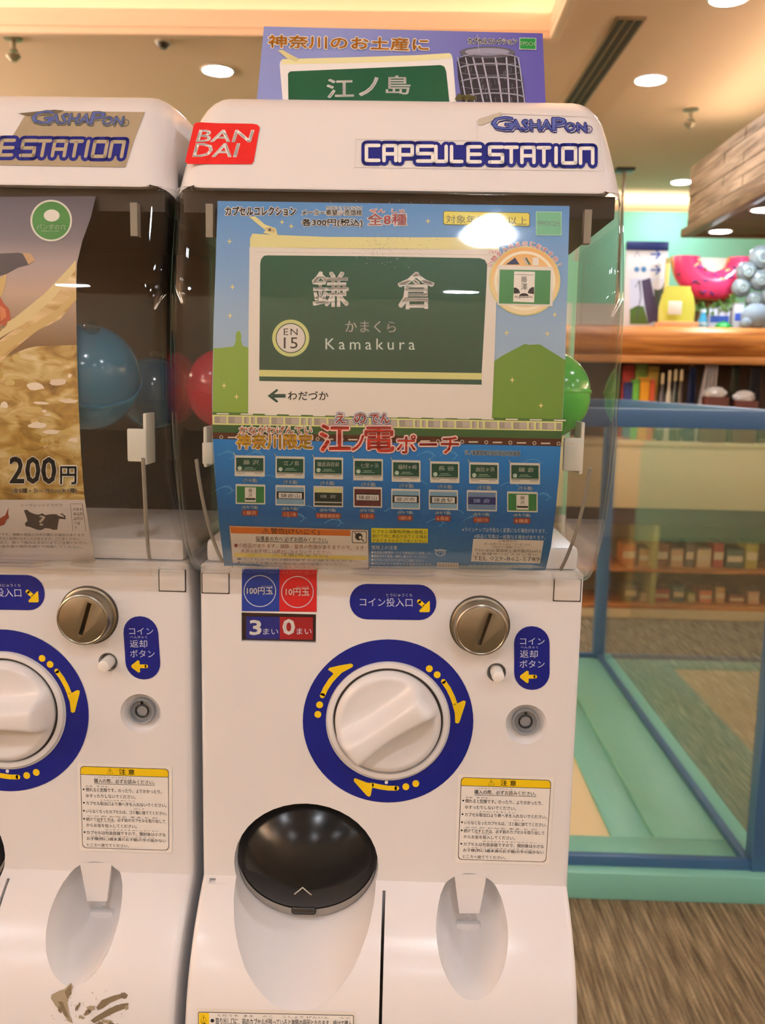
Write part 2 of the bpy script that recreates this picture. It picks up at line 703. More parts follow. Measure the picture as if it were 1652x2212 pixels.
def sprinkler(px, label):
    p = hit_z(px[0], px[1], ZC)
    t = empty('sprinkler_head', (p[0], p[1], ZC))
    bm = bmesh.new()
    lathe(bm, [(0.045, 0), (0.045, -0.006), (0.02, -0.012)], 20)
    finish(bm, 'escutcheon', SPR, t)
    bm = bmesh.new()
    lathe(bm, [(0.012, -0.01), (0.012, -0.05), (0.02, -0.055), (0.02, -0.062)], 14)
    finish(bm, 'nozzle', SPR, t)
    bm = bmesh.new()
    lathe(bm, [(0.03, -0.078), (0.034, -0.083), (0.034, -0.086), (0.012, -0.11)], 16)
    for a in (0, math.pi):
        tube(bm, [(0.018 * math.cos(a), 0, -0.06), (0.028 * math.cos(a), 0, -0.072), (0.012 * math.cos(a), 0, -0.084)], 0.004, 6)
    finish(bm, 'deflector', SPR, t)
    tag(t, label, 'sprinkler')


sprinkler((28, 82), 'brass ceiling sprinkler head hanging above the food poster machine')
sprinkler((1492, 236), 'small ceiling sprinkler head near the wooden canopy')
p = hit_z(352, 91, ZC)
t = empty('smoke_sensor', (p[0], p[1], ZC))
bm = bmesh.new()
lathe(bm, [(0.034, 0), (0.034, -0.008), (0.026, -0.02), (0.016, -0.03)], 20)
finish(bm, 'sensor_dome', mat('sensor_dark', (60, 48, 36), 0.4), t)
bm = bmesh.new()
lathe(bm, [(0.04, 0), (0.04, -0.004), (0.034, -0.006)], 20)
finish(bm, 'base_ring', TRIM, t)
tag(t, 'tiny dark dome sensor on the beige ceiling', 'sensor')

# slot diffuser
a, b = hit_z(1364, 36, ZC), hit_z(1240, 222, ZC)
b2 = a + (b - a) * 1.35
t = empty('slot_diffuser', tuple((a + b2) / 2))
dv = (b2 - a)
ang = math.atan2(dv[1], dv[0])
t.rotation_euler = (0, 0, ang)
Ls = float(np.hypot(dv[0], dv[1]))
box('frame', (-Ls / 2, -0.07, -0.008), (Ls / 2, 0.07, -0.001), mat('diffuser_frame', (150, 128, 98), 0.6), t, 0.002)
for k in (-0.042, 0.0, 0.042):
    box('slot', (-Ls / 2 + 0.02, k - 0.014, -0.012), (Ls / 2 - 0.02, k + 0.014, -0.006), mat('slot_dark', (58, 44, 30), 0.7), t)
tag(t, 'long dark three slot air diffuser in the ceiling', 'air vent')

# hanging rod with a black ceiling plate
p = hit_z(1348, 366, ZC)
t = empty('hanging_rod', (p[0], p[1], ZC))
box('ceiling_plate', (-0.07, -0.07, -0.02), (0.07, 0.07, 0), mat('black_metal', (28, 26, 24), 0.4), t, 0.004)
bm = bmesh.new()
tube(bm, [(0, 0, -0.02), (0, 0, -1.0)], 0.012, 10)
finish(bm, 'rod', mat('rod_metal', (120, 100, 78), 0.4, metal=0.4), t)
box('sign_panel', (-0.45, -0.02, -1.35), (0.06, 0.02, -1.0), mat('sign_back', (226, 222, 214), 0.5), t, 0.004)
tag(t, 'hanging sign rod on a black ceiling plate behind the machine lid', 'sign rod')


# ------------------------------------------------------------------ wooden canopy
def wood(name, cols, scale=(1, 1, 1), rough=0.5, rot=(0, 0, 0)):
    if name in MATS:
        return MATS[name]
    m = mat(name, cols[0], rough)
    nt = m.node_tree
    tc = nt.nodes.new('ShaderNodeTexCoord')
    mp = nt.nodes.new('ShaderNodeMapping')
    mp.inputs['Scale'].default_value = scale
    mp.inputs['Rotation'].default_value = rot
    nz = nt.nodes.new('ShaderNodeTexNoise')
    nz.inputs['Scale'].default_value = 1.0
    nz.inputs['Detail'].default_value = 7
    nz.inputs['Distortion'].default_value = 0.6
    cr = nt.nodes.new('ShaderNodeValToRGB')
    cr.color_ramp.elements[0].position, cr.color_ramp.elements[0].color = 0.33, (*lin(cols[0]), 1)
    cr.color_ramp.elements[1].position, cr.color_ramp.elements[1].color = 0.68, (*lin(cols[1]), 1)
    nt.links.new(tc.outputs['Object'], mp.inputs[0])
    nt.links.new(mp.outputs[0], nz.inputs['Vector'])
    nt.links.new(nz.outputs['Fac'], cr.inputs[0])
    nt.links.new(cr.outputs[0], nt.nodes['Principled BSDF'].inputs['Base Color'])
    return m


ZK = 2.32
kc = hit_z(1484, 508, ZK)                       # far lower corner of the canopy
KX, KY = float(kc[0]), float(kc[1])
top = hit_y(1494, 362, KY)
KT = float(top[2])
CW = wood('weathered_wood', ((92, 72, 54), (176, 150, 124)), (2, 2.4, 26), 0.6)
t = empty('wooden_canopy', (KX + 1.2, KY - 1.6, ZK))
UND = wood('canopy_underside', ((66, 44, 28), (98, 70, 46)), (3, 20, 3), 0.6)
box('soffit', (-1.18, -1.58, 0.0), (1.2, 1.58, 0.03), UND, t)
n = 6
hh = (KT - ZK - 0.04) / n
for k in range(n):
    for j, (ya, yb) in enumerate(((-1.6, -0.5), (-0.495, 0.7), (0.705, 1.6)) if k % 2 else ((-1.6, 0.1), (0.105, 1.0), (1.005, 1.6))):
        d = random.uniform(0, 0.006)
        pl = box('plank', (-1.2 - d, ya, 0.04 + k * hh + 0.002), (-1.17, yb, 0.04 + (k + 1) * hh - 0.002), CW, t)
    box('plank', (-1.165, 1.57, 0.04 + k * hh + 0.002), (1.2, 1.6 + random.uniform(0, 0.005), 0.04 + (k + 1) * hh - 0.002), CW, t)
    box('plank', (-1.165, -1.6 - random.uniform(0, 0.005), 0.04 + k * hh + 0.002), (1.2, -1.57, 0.04 + (k + 1) * hh - 0.002), CW, t)
box('edge_trim', (-1.235, -1.63, -0.012), (-1.165, 1.63, 0.04), wood('trim_wood', ((84, 62, 44), (124, 98, 74)), (4, 3, 30), 0.5), t, 0.006)
box('edge_trim', (-1.165, 1.57, -0.012), (1.2, 1.63, 0.04), MATS['trim_wood'], t, 0.006)
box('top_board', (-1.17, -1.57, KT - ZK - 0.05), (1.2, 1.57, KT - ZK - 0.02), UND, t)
box('uplight_strip', (-1.12, -1.5, KT - ZK - 0.015), (-1.06, 1.5, KT - ZK + 0.01), mat('uplight', (255, 232, 196), 0.5, emit=14.0), t)
for sx in (-0.9, 1.0):
    for sy in (-1.2, 1.2):
        bm = bmesh.new()
        tube(bm, [(sx, sy, KT - ZK - 0.03), (sx, sy, ZC - ZK)], 0.012, 8)
        finish(bm, 'hanger', MATS['black_metal'], t)
tag(t, 'hanging canopy clad in weathered brown wood planks', 'canopy')
LK = ('small warm downlight in the canopy underside near its corner', 'small warm downlight in the middle of the canopy underside')
for (qx, qy), lb in zip(((1556, 499), (1650, 452)), LK):
    p = hit_z(qx, qy, ZK)
    downlight(p[0], p[1], ZK, lb, 0.06)

# cove tubes: on top of the mint wall, plus added fill along the side walls
RIGHT_FILL = mat('wash_fill_tube', (255, 243, 230), 0.5, emit=WALLCOVE)  # unseen right wall tube, added as fill
LEFT_FILL = mat('left_fill_tube', (255, 240, 220), 0.5, emit=WALLCOVE * 4.6)  # unseen left wall tube, added to brighten the ceiling
BACKW = mat('back_wash_tube', (255, 240, 218), 0.5, emit=WALLCOVE * 0.4)
for k, (lo, hi, tl, th) in enumerate((((X0, YM + .1, ZM - .12), (X1, YM + .35, ZM - .10), (X0 + .2, YM + .18, ZM - .098), (X1 - .2, YM + .24, ZM - .06)),
                                     ((X0, Y0, 2.6), (X0 + .2, Y1, 2.62), (X0 + .06, Y0 + .3, 2.622), (X0 + .12, Y1 - 1.4, 2.66)),
                                     ((X1 - .2, Y0, 2.6), (X1, Y1, 2.62), (X1 - .12, Y0 + .3, 2.622), (X1 - .06, Y1 - 1.4, 2.66)))):
    o = struct(box('trim_%d' % (k + 1), lo, hi, CEILM), 'cove ledge with a hidden light tube, added as fill light on the side walls')
    box('wash_fill_tube', tl, th, (BACKW, LEFT_FILL, RIGHT_FILL)[k], o)


# =================================================================== THE CAPSULE MACHINES
ZB = H - 0.56
ORG = Vector((0, 0, ZB))
BW, LW = 0.1362, 0.1395                        # half widths of body and lid


def wz(pts):
    return [(y, z + H) for y, z in pts]


LID_P = spline(wz([(-.047, .1175), (-.041, .130), (-.035, .143), (-.0285, .155), (-.0215, .166), (-.012, .1763), (.004, .1848), (.03, .1902), (.08, .193), (.20, .194)]), 6)
COV_P = spline(wz([(-.0465, .118), (-.0515, .103), (-.0637, .061), (-.0668, .033), (-.0672, -.017), (-.0635, -.0455), (-.0545, -.075), (-.0435, -.098), (-.0285, -.118), (-.012, -.1305), (.008, -.1345)]), 8)
LEDGE_P = spline(wz([(0, -.366), (-.018, -.378), (-.036, -.3945), (-.051, -.416), (-.061, -.444), (-.066, -.48), (-.067, -.56)]), 6)
PANEL = PlaneSurf((0, 0, H), (0, -1, 0))
LIDS = ProfSurf(LID_P)
LEDGE = ProfSurf(LEDGE_P)
POSTS = ProfSurf(COV_P, -0.0055)


def pan(x, y, Y=0.0):
    return Vector(hit_y(x, y, Y))


def extrude_profile(poly, hw, bevel, seg):
    bm = bmesh.new()
    a = [bm.verts.new((-hw, y, z)) for y, z in poly]
    b = [bm.verts.new((hw, y, z)) for y, z in poly]
    n = len(poly)
    fa, fb = bm.faces.new(a), bm.faces.new(b)
    for k in range(n):
        bm.faces.new((a[k], a[(k + 1) % n], b[(k + 1) % n], b[k]))
    bmesh.ops.recalc_face_normals(bm, faces=bm.faces)
    es = list(fa.edges) + list(fb.edges)
    bmesh.ops.bevel(bm, geom=es, offset=bevel, segments=seg, profile=0.5, affect='EDGES', clamp_overlap=False)
    bmesh.ops.remove_doubles(bm, verts=bm.verts, dist=1e-5)
    return bm


def part(o, root):
    o.data.transform(Matrix.Translation(-ORG))
    o.parent = root
    return o


def cutter(bm):
    me = bpy.data.meshes.new('cutter')
    bmesh.ops.recalc_face_normals(bm, faces=bm.faces)
    bm.to_mesh(me)
    bm.free()
    return new_obj('cutter', me)


def scoop(cx, stations, n=40):
    """stations: (Y, half width, z bottom, z top); lofted ellipses."""
    rings = []
    for Y, w, zb, zt in stations:
        cz, rz = (zb + zt) / 2, (zt - zb) / 2
        rings.append([(cx + w * math.cos(2 * math.pi * k / n), Y, H + cz + rz * math.sin(2 * math.pi * k / n)) for k in range(n)])
    return loft(rings)


root = empty('capsule_machine', ORG)

# --- body with its recesses
poly = [(.30, H - .128), (0, H - .128)] + [(0, H - .365)] + [tuple(p) for p in LEDGE_P] + [(.30, H - .56)]
body = finish(extrude_profile(poly, BW, 0.0045, 3), 'body', WHITE)
door_c = pan(661, 1865)
cx = door_c.x
cuts = [cutter(scoop(cx, [(.034, .034, -.372, -.330), (.024, .046, -.388, -.316), (.010, .0525, -.398, -.3085), (-.002, .0540, -.404, -.3065), (-.015, .0546, -.411, -.305), (-.03, .0545, -.419, -.30), (-.045, .0525, -.4265, -.30), (-.06, .048, -.4325, -.30), (-.08, .040, -.437, -.30), (-.11, .034, -.44, -.30)]))]
tx = .0637
cuts.append(cutter(scoop(tx, [(.020, .012, -.394, -.368), (.015, .020, -.402, -.362), (.006, .0245, -.408, -.3585), (-.008, .0256, -.4125, -.357), (-.025, .0258, -.4165, -.356), (-.042, .0250, -.4195, -.355), (-.055, .023, -.4215, -.355), (-.075, .019, -.424, -.355), (-.1, .016, -.426, -.355)], 36)))
key_c = pan(1136, 1565)
bm = bmesh.new()
lathe(bm, [(.0050, -.0062), (.0098, -.0058), (.0122, -.0044), (.0140, -.0020), (.0150, 0.0001), (.0160, .004)], 40, 'Y', key_c)
cuts.append(cutter(bm))
but_c = pan(1072, 1452)
bm = bmesh.new()
lathe(bm, [(.0063, -.010), (.0063, .004)], 24, 'Y', but_c)
cuts.append(cutter(bm))
bm = bmesh.new()
sx = pan(829, 1915, -.02).x
add_box(bm, (sx, -.06, H - .47), (.0022, .115, .20))
cuts.append(cutter(bm))
win_a, win_b = pan(521, 1323), pan(682, 1389)
bm = bmesh.new()
add_box(bm, ((win_a.x + win_b.x) / 2, 0, (win_a.z + win_b.z) / 2), (win_b.x - win_a.x, .008, win_a.z - win_b.z))
cuts.append(cutter(bm))
bm = bmesh.new()
q = pan(461, 1897)
add_box(bm, (q.x, -.002, q.z), (.0045, .010, .0022))
cuts.append(cutter(bm))
boolean(body, cuts)
part(body, root)

# --- lid
poly = [tuple(p) for p in LID_P] + [(.30, H + .188), (.315, H + .172), (.315, H + .1175)]
lbm = extrude_profile(poly, LW, 0.018, 6)
for v in lbm.verts:                                # the lid tapers towards its top
    v.co.x *= 1 - 1.05 * max(0.0, v.co.z - (H + .1175))
lid = finish(lbm, 'lid', WHITE, angle=50)
part(lid, root)
part(box('lid_seal', (-.134, -.040, H + .104), (.134, .30, H + .1172), DARKP), root)

# --- clear cover: U section following the front profile
bm = bmesh.new()
rows = []
R = 0.013
for y, z in COV_P:
    row = [(-LW + .001, .15, z), (-LW + .001, .08, z), (-LW + .001, y + R + .012, z), (-LW + .001, y + R + .003, z)]
    for k in range(7):
        a = math.radians(180 + 15 * k)
        row.append((-LW + .001 + R + R * math.cos(a), y + R + R * math.sin(a), z))
    for k in range(1, 8):
        row.append((-LW + R + .001 + (2 * LW - .002 - 2 * R) * k / 8, y, z))
    for k in range(7):
        a = math.radians(270 + 15 * k)
        row.append((LW - .001 - R + R * math.cos(a), y + R + R * math.sin(a), z))
    row += [(LW - .001, y + R + .003, z), (LW - .001, y + R + .012, z), (LW - .001, .08, z), (LW - .001, .15, z)]
    rows.append([bm.verts.new(p) for p in row])
for a, b in zip(rows[:-1], rows[1:]):
    for k in range(len(a) - 1):
        bm.faces.new((a[k], a[k + 1], b[k + 1], b[k]))
COVM = clear('clear_cover', (254, 254, 253), 0.008, 1.42)
cover = finish(bm, 'display_cover', COVM, angle=60)
md = cover.modifiers.new('thick', 'SOLIDIFY')
md.thickness = 0.0022
md.offset = 0
bpy.context.view_layer.update()
dg = bpy.context.evaluated_depsgraph_get()
me = bpy.data.meshes.new_from_object(cover.evaluated_get(dg), depsgraph=dg)
cover.modifiers.clear()
cover.data = me
part(cover, root)
# moulded rib lines on the cover and its latch tabs
RIB = mat('cover_rib', (150, 144, 134), 0.25)
for s_ in (-1, 1):
    bm = bmesh.new()
    pts = [(s_ * .1235 - s_ * .010 * max(0, (H - .03 - z) / .10) ** 2, y + .0025, z) for y, z in COV_P if H - .122 < z < H - .048]
    tube(bm, pts, .0013, 6)
    part(finish(bm, 'cover_rib', RIB), root)
    part(box('latch_tab', (s_ * .1165 - .0022, -.0475, H + .088), (s_ * .1165 + .0022, -.0405, H + .108), RIB), root)
# inner parts
part(box('back_housing', (-.132, .15, H - .128), (.132, .30, H + .104), DARKP), root)
part(box('hopper_floor', (-.132, .004, H - .128), (.132, .15, H - .112), WHITE, None, .003), root)
for (ax, ay, bx, by), s_ in (((437, 955, 461, 1003), -1), ((1218, 945, 1257, 1018), 1)):
    a, b = pan(ax, ay, -.045), pan(bx, by, -.045)
    bm = bmesh.new()
    add_box(bm, ((a.x + b.x) / 2, -.045, (a.z + b.z) / 2), (b.x - a.x, .003, a.z - b.z), .001)
    ox = b.x - .001 if s_ > 0 else a.x + .002
    add_box(bm, (ox, -.036, (a.z + b.z) / 2 + .004), (.0025, .02, a.z - b.z + .012), .001)
    part(finish(bm, 'poster_clip', mat('clip_white', (222, 220, 208), 0.4)), root)

# --- chute door
DZ = H - .3540
bm = bmesh.new()
NR, NA = 14, 56
ctr = bm.verts.new((cx, -.010, DZ))
prev = None
for i in range(1, NR + 1):
    r = i / NR
    ring = []
    for k in range(NA):
        a = 2 * math.pi * k / NA
        bul = .020 * (1 - r * r)
        x = cx + .0520 * r * math.cos(a)
        z = DZ + .0442 * r * math.sin(a)
        ring.append(bm.verts.new((x, .010 - bul - .012 * (1 - (z - DZ + .0442) / .081) * 0.6, z)))
    for k in range(NA):
        if prev is None:
            bm.faces.new((ctr, ring[k], ring[(k + 1) % NA]))
        else:
            bm.faces.new((prev[k], ring[k], ring[(k + 1) % NA], prev[(k + 1) % NA]))
    prev = ring
back = [bm.verts.new((v.co.x, .022, v.co.z)) for v in prev]
for k in range(NA):
    bm.faces.new((prev[k], back[k], back[(k + 1) % NA], prev[(k + 1) % NA]))
bm.faces.new(back)
ctr.co.y = .010 - .020 - .0036
door = finish(bm, 'chute_door', SMOKE, angle=60)
part(door, root)


def door_y(x, z):
    r2 = ((x - cx) / .0520) ** 2 + ((z - DZ) / .0442) ** 2
    return .010 - .020 * (1 - r2) - .0072 * (1 - (z - DZ + .0442) / .081)


# pale translucent lower rim of the door
bm = bmesh.new()
n = 40
ra, rb = [], []
for k in range(n + 1):
    a = math.radians(188 + 164 * k / n)
    f = math.sin(math.pi * k / n) ** 0.7
    ra.append((cx + .0520 * math.cos(a), DZ + .0442 * math.sin(a)))
    rb.append((cx + .0520 * math.cos(a) * (1 - .09 * f), DZ + .0442 * math.sin(a) * (1 - .23 * f)))
va = [bm.verts.new((x, door_y(x, z) - .0006, z)) for x, z in ra]
vb = [bm.verts.new((x, door_y(x, z) - .0006, z)) for x, z in rb]
for k in range(n):
    bm.faces.new((va[k], va[k + 1], vb[k + 1], vb[k]))
part(finish(bm, 'door_rim', mat('smoke_rim', (150, 145, 138), 0.3)), door).location = (0, 0, 0)
q = Vector((cx - .001, 0, DZ - .0352))
bm = bmesh.new()
add_box(bm, (q.x, door_y(q.x, q.z) - .0005, q.z), (.0185, .003, .0062), .0022, 3)
part(finish(bm, 'finger_tab', mat('tab_dark', (44, 42, 38), 0.3)), door)
bm = bmesh.new()
for sx_ in (-1, 1):
    p0 = Vector((cx - .001, 0, DZ - .0115))
    p1 = Vector((cx - .001 + sx_ * .0062, 0, DZ - .0180))
    tube(bm, [(p.x, door_y(p.x, p.z) - .0002, p.z) for p in (p0, (p0 + p1) / 2, p1)], .00045, 6)
part(finish(bm, 'chevron_mark', mat('chevron', (190, 186, 178), 0.5)), door)
# dark seal behind the door edge
bm = bmesh.new()
pts = [(cx + .0528 * math.cos(2 * math.pi * k / 64), .011, DZ + .0450 * math.sin(2 * math.pi * k / 64)) for k in range(65)]
tube(bm, pts, .0009, 6)
part(finish(bm, 'door_seal', mat('seal_brown', (74, 64, 54), 0.6)), root)

# --- coin return flap
ta, tb, tc_, td = pan(981, 1889), pan(1051, 1889), pan(1035, 1972), pan(992, 1972)
bm = bmesh.new()
fr = [bm.verts.new((v.x, -.0005, v.z)) for v in (ta, tb, tc_, td)]
bk = [bm.verts.new((v.x, .004, v.z)) for v in (ta, tb, tc_, td)]
bm.faces.new(fr)
bm.faces.new(bk)
for k in range(4):
    bm.faces.new((fr[k], fr[(k + 1) % 4], bk[(k + 1) % 4], bk[k]))
part(finish(bm, 'coin_return_flap', WHITE), root)
ga, gb = pan(958, 1986, .012), pan(1078, 1989, .012)
part(box('tray_seam', (ga.x, .0135, ga.z - .0006), (gb.x, .0150, ga.z + .0006), mat('grime', (84, 76, 66), 0.8)), root)
ha, hb = pan(985, 1992, .008), pan(1036, 2022, .008)
part(box('coin_stop', (ha.x, .006, hb.z), (hb.x, .012, ha.z), WHITE, None, .001), root)

# --- coin slot
cc = pan(1036, 1350)
bm = bmesh.new()
lathe(bm, [(.0205, -.001), (.0205, .0018), (.0198, .0022), (.0190, .0024), (.0188, .0115), (.0182, .0132), (.0172, .0138), (.0166, .0134), (.0162, .0136)], 56, 'Y', cc)
slot = finish(bm, 'coin_slot', NICKEL, angle=30)
bm = bmesh.new()
add_box(bm, (cc.x + .0022, -.012, cc.z + .0008), (.0030, .02, .0240), rot=('Y', math.radians(17)))
for v in bm.verts:
    pass
cut = cutter(bm)
cut.data.transform(Matrix.Translation(Vector((0, 0, 0))))
boolean(slot, [cut], 30)
part(slot, root)
bm = bmesh.new()
lathe(bm, [(.0215, 0.0), (.0215, .0006), (.0205, .0010)], 48, 'Y', cc)
part(finish(bm, 'slot_collar', mat('collar_dark', (70, 60, 48), 0.5)), root)

# --- coin return button
bm = bmesh.new()
lathe(bm, [(.0046, -.009), (.0044, .0095), (.0040, .0110), (.0030, .0116)], 24, 'Y', but_c + Vector((0.0002, 0, 0)))
part(finish(bm, 'return_button', mat('button_white', (238, 233, 226), 0.35)), root)
bm = bmesh.new()
lathe(bm, [(.0063, 0.0002), (.0068, .0004)], 32, 'Y', but_c, cap=False)
part(finish(bm, 'button_rim', mat('rim_dark', (90, 82, 70), 0.6)), root)

# --- key lock
bm = bmesh.new()
lathe(bm, [(.0098, -.0060), (.0098, -.0016), (.0092, -.0008), (.0082, -.0012), (.0076, -.0040), (.0040, -.0038)], 40, 'Y', key_c + Vector((0, 0, .001)))
lock = part(finish(bm, 'key_lock', mat('lock_grey', (140, 143, 148), 0.35, metal=0.1)), root)
bm = bmesh.new()
kk = key_c + Vector((0, .0034, .001))
for k in range(25):
    pass
pts = [(kk.x + .0046 * math.cos(2 * math.pi * k / 32), kk.y, kk.z + .0046 * math.sin(2 * math.pi * k / 32)) for k in range(33)]
tube(bm, pts, .0007, 6)
add_box(bm, (kk.x, kk.y, kk.z + .0058), (.0018, .0012, .0022))
part(finish(bm, 'key_way', mat('keyway_black', (14, 14, 14), 0.4)), lock)

# --- knob
kc_ = pan(838, 1556)
RZ = 1.0
bm = bmesh.new()
lathe(bm, [(.0440, -.0005), (.0440, .0022), (.0434, .0030), (.0402, .0032), (.0396, .0022), (.0396, -.0005)], 72, 'Y', kc_, cap=False)
part(finish(bm, 'knob_bezel', WHITE), root)
bm = bmesh.new()
lathe(bm, [(.0398, .0002), (.0370, .0004)], 64, 'Y', kc_, cap=False)
part(finish(bm, 'knob_gap', mat('gap_dark', (66, 58, 48), 0.6)), root)


def make_knob(angle, seed_root):
    Rk = .0382
    bm = bmesh.new()
    NA, NR = 96, 30

    def hgt(x, y):
        r = math.hypot(x, y) / Rk
        u = x * math.cos(angle) + y * math.sin(angle)
        w = -x * math.sin(angle) + y * math.cos(angle)
        edge = .0085 * (1 - max(0, (r - .86) / .14) ** 2 * 0.55)
        dish = -.0030 * max(0, 1 - (r / .86) ** 2)
        hw = .0088 + .0040 * (abs(u) / Rk) ** 2
        d = abs(w) / hw
        ridge = 0.0
        if d < 1.9:
            sh = 1 / (1 + (d / 1.0) ** 8)
            end = 1 / (1 + (abs(u) / (Rk * 0.90)) ** 16)
            ridge = (.0175 + .0022 * math.cos(min(1.57, d * 1.2))) * sh * end
        return edge + dish + ridge

    c0 = bm.verts.new((0, -hgt(0, 0), 0))
    prev = None
    for i in range(1, NR + 1):
        r = Rk * i / NR
        ring = [bm.verts.new((r * math.cos(2 * math.pi * k / NA), -hgt(r * math.cos(2 * math.pi * k / NA), r * math.sin(2 * math.pi * k / NA)), r * math.sin(2 * math.pi * k / NA))) for k in range(NA)]
        for k in range(NA):
            if prev is None:
                bm.faces.new((c0, ring[k], ring[(k + 1) % NA]))
            else:
                bm.faces.new((prev[k], ring[k], ring[(k + 1) % NA], prev[(k + 1) % NA]))
        prev = ring
    low = [bm.verts.new((v.co.x * .985, .0, v.co.z * .985)) for v in prev]
    for k in range(NA):
        bm.faces.new((prev[k], low[k], low[(k + 1) % NA], prev[(k + 1) % NA]))
    o = finish(bm, 'turning_knob', WHITE, angle=75)
    o.data.transform(Matrix.Translation(kc_ - ORG))
    o.parent = seed_root
    return o


# --- corner tabs at the top of the panel
for ax, ay, bx, by in ((437, 1238, 494, 1281), (1198, 1250, 1252, 1298)):
    a, b = pan(ax, ay), pan(bx, by)
    a.x, b.x = max(a.x, -BW + .001), min(b.x, BW - .001)
    part(box('tab_gap', (a.x - .0006, -.0003, b.z - .0007), (b.x + .0006, .004, min(a.z, H - .129)), MATS['gap_dark']), root)
    part(box('corner_tab', (a.x, -.0011, b.z), (b.x, .004, min(a.z, H - .1285)), WHITE, None, .0008), root)

# --- counter window recess
yb, yc_ = .0035, .0
part(box('window_frame', (win_a.x, .0030, win_b.z), (win_b.x, .0042, win_a.z), mat('window_brown', (58, 38, 34), 0.35)), root)


# ------------------------------------------------------------------ printing on the panel
BLUE = ink((10, 24, 128), 0.3)
YEL = ink((242, 204, 22), 0.35)
BLK = ink((30, 28, 26))
WH = ink((240, 236, 230))
PALE = ink((205, 208, 222))


def z5(x, y):
    return 640 + x * .3753, 1220 + y * .3753


def z8(x, y):
    return 800 + x * .27845, 1650 + y * .27845


def z4(x, y):
    return 420 + x * .25424, 1220 + y * .25424


def build_sticker(name, fn, surf=PANEL, parent=root, step=0.0, base=.0003, origin=None):
    P = Print(surf, base)
    fn(P)
    return P.build(name, parent, ORG if origin is None else origin, step)


def ring_art(P):
    P.ring(838, 1557, 134.5, 184, BLUE, 1, .957, 72)
    T = lambda *pts: [z5(*p) for p in pts]
    w = .3753
    for d in ((124, 860), (134, 805), (765, 597), (810, 632), (687, 1258), (630, 1276)):
        P.disc(*z5(*d), 20 * w, YEL, 2, n=20)
    P.stroke(T((150, 752), (168, 712), (196, 668), (238, 622)), 30 * w, YEL, 2)
    P.poly(T((182, 603), (190, 592), (250, 578), (315, 567), (328, 576), (322, 588), (262, 620), (243, 640), (218, 634), (208, 620)), YEL, 3)
    P.stroke(T((846, 670), (875, 712), (898, 760), (916, 812)), 28 * w, YEL, 2)
    P.poly(T((898, 806), (908, 806), (960, 780), (974, 784), (972, 800), (938, 905), (928, 913), (914, 908), (914, 860)), YEL, 3)
    P.stroke(T((578, 1285), (530, 1284), (482, 1277), (432, 1266)), 28 * w, YEL, 2)
    P.poly(T((330, 1232), (338, 1226), (405, 1252), (436, 1256), (436, 1282), (428, 1326), (418, 1334), (404, 1326), (332, 1246)), YEL, 3)
    P.disc(*z5(518, 1251), 10 * w, WH, 2, n=16)


def pill_a(P):
    x0, y0 = z5(307, 108)
    x1, y1 = z5(805, 312)
    P.rect(x0, y0, x1, y1, BLUE, 1, .014, 37)
    sl = .012
    P.text('コイン投入口', *z5(365, 188), *z5(668, 238), PALE, 2, slope=sl)
    P.text('とうにゅうくち', *z5(517, 164), *z5(667, 182), PALE, 2, slope=sl)
    P.stroke([z5(706, 210), z5(738, 240)], 24 * .3753, YEL, 2)
    P.poly([z5(764, 206), z5(768, 212), z5(768, 266), z5(762, 272), z5(710, 272), z5(707, 262)], YEL, 3)


def pill_b(P):
    x0, y0 = z5(1253, 352)
    x1, y1 = z5(1457, 718)
    P.rect(x0, y0, x1, y1, BLUE, 1, .01, 37)
    P.text('コイン', *z5(1286, 419), *z5(1428, 458), PALE, 2, slope=.01)
    P.text('へんきゃく', *z5(1290, 466), *z5(1390, 481), PALE, 2, slope=.01)
    P.text('返却', *z5(1286, 490), *z5(1388, 534), PALE, 2, slope=.01)
    P.text('ボタン', *z5(1284, 548), *z5(1428, 591), PALE, 2, slope=.01)
    P.stroke([z5(1374, 643), z5(1320, 643)], 22 * .3753, YEL, 2)
    P.poly([z5(1286, 643), z5(1288, 636), z5(1326, 608), z5(1336, 612), z5(1336, 676), z5(1326, 680), z5(1288, 650)], YEL, 3)


RED = ink((200, 34, 36), 0.35)
B2 = ink((24, 54, 150), 0.35)


def coin_art(P):
    a, b = z4(403, 36), z4(1038, 392)
    mid = z4(722, 0)[0]
    P.rect(a[0], a[1], mid, b[1], B2, 1, .012)
    P.rect(mid, a[1] + .9, b[0], b[1] + .9, RED, 1, .012)
    for x, y in ((556, 222), (875, 230)):
        P.ring(*z4(x, y), 131 * .25424, 138 * .25424, PALE, 2, .98)
    P.text('100円玉', *z4(446, 190), *z4(666, 250), WH, 3, bold=.02, slope=.01)
    P.text('10円玉', *z4(776, 198), *z4(975, 260), WH, 3, bold=.02, slope=.01)
    P.text('えんだま', *z4(568, 174), *z4(664, 190), PALE, 2, slope=.01)
    P.text('えんだま', *z4(868, 182), *z4(970, 198), PALE, 2, slope=.01)


def count_art(P):
    P.rect(*z4(440, 438), *z4(725, 628), ink((30, 36, 120)), 1, .01)
    P.rect(*z4(725, 441), *z4(1006, 632), ink((150, 28, 34)), 1, .01)
    P.text('3', *z4(472, 472), *z4(566, 592), WH, 2, bold=.05)
    P.text('0', *z4(753, 464), *z4(850, 590), WH, 2, bold=.05)
    P.text('まい', *z4(583, 540), *z4(712, 592), PALE, 2)
    P.text('まい', *z4(868, 538), *z4(995, 590), PALE, 2)


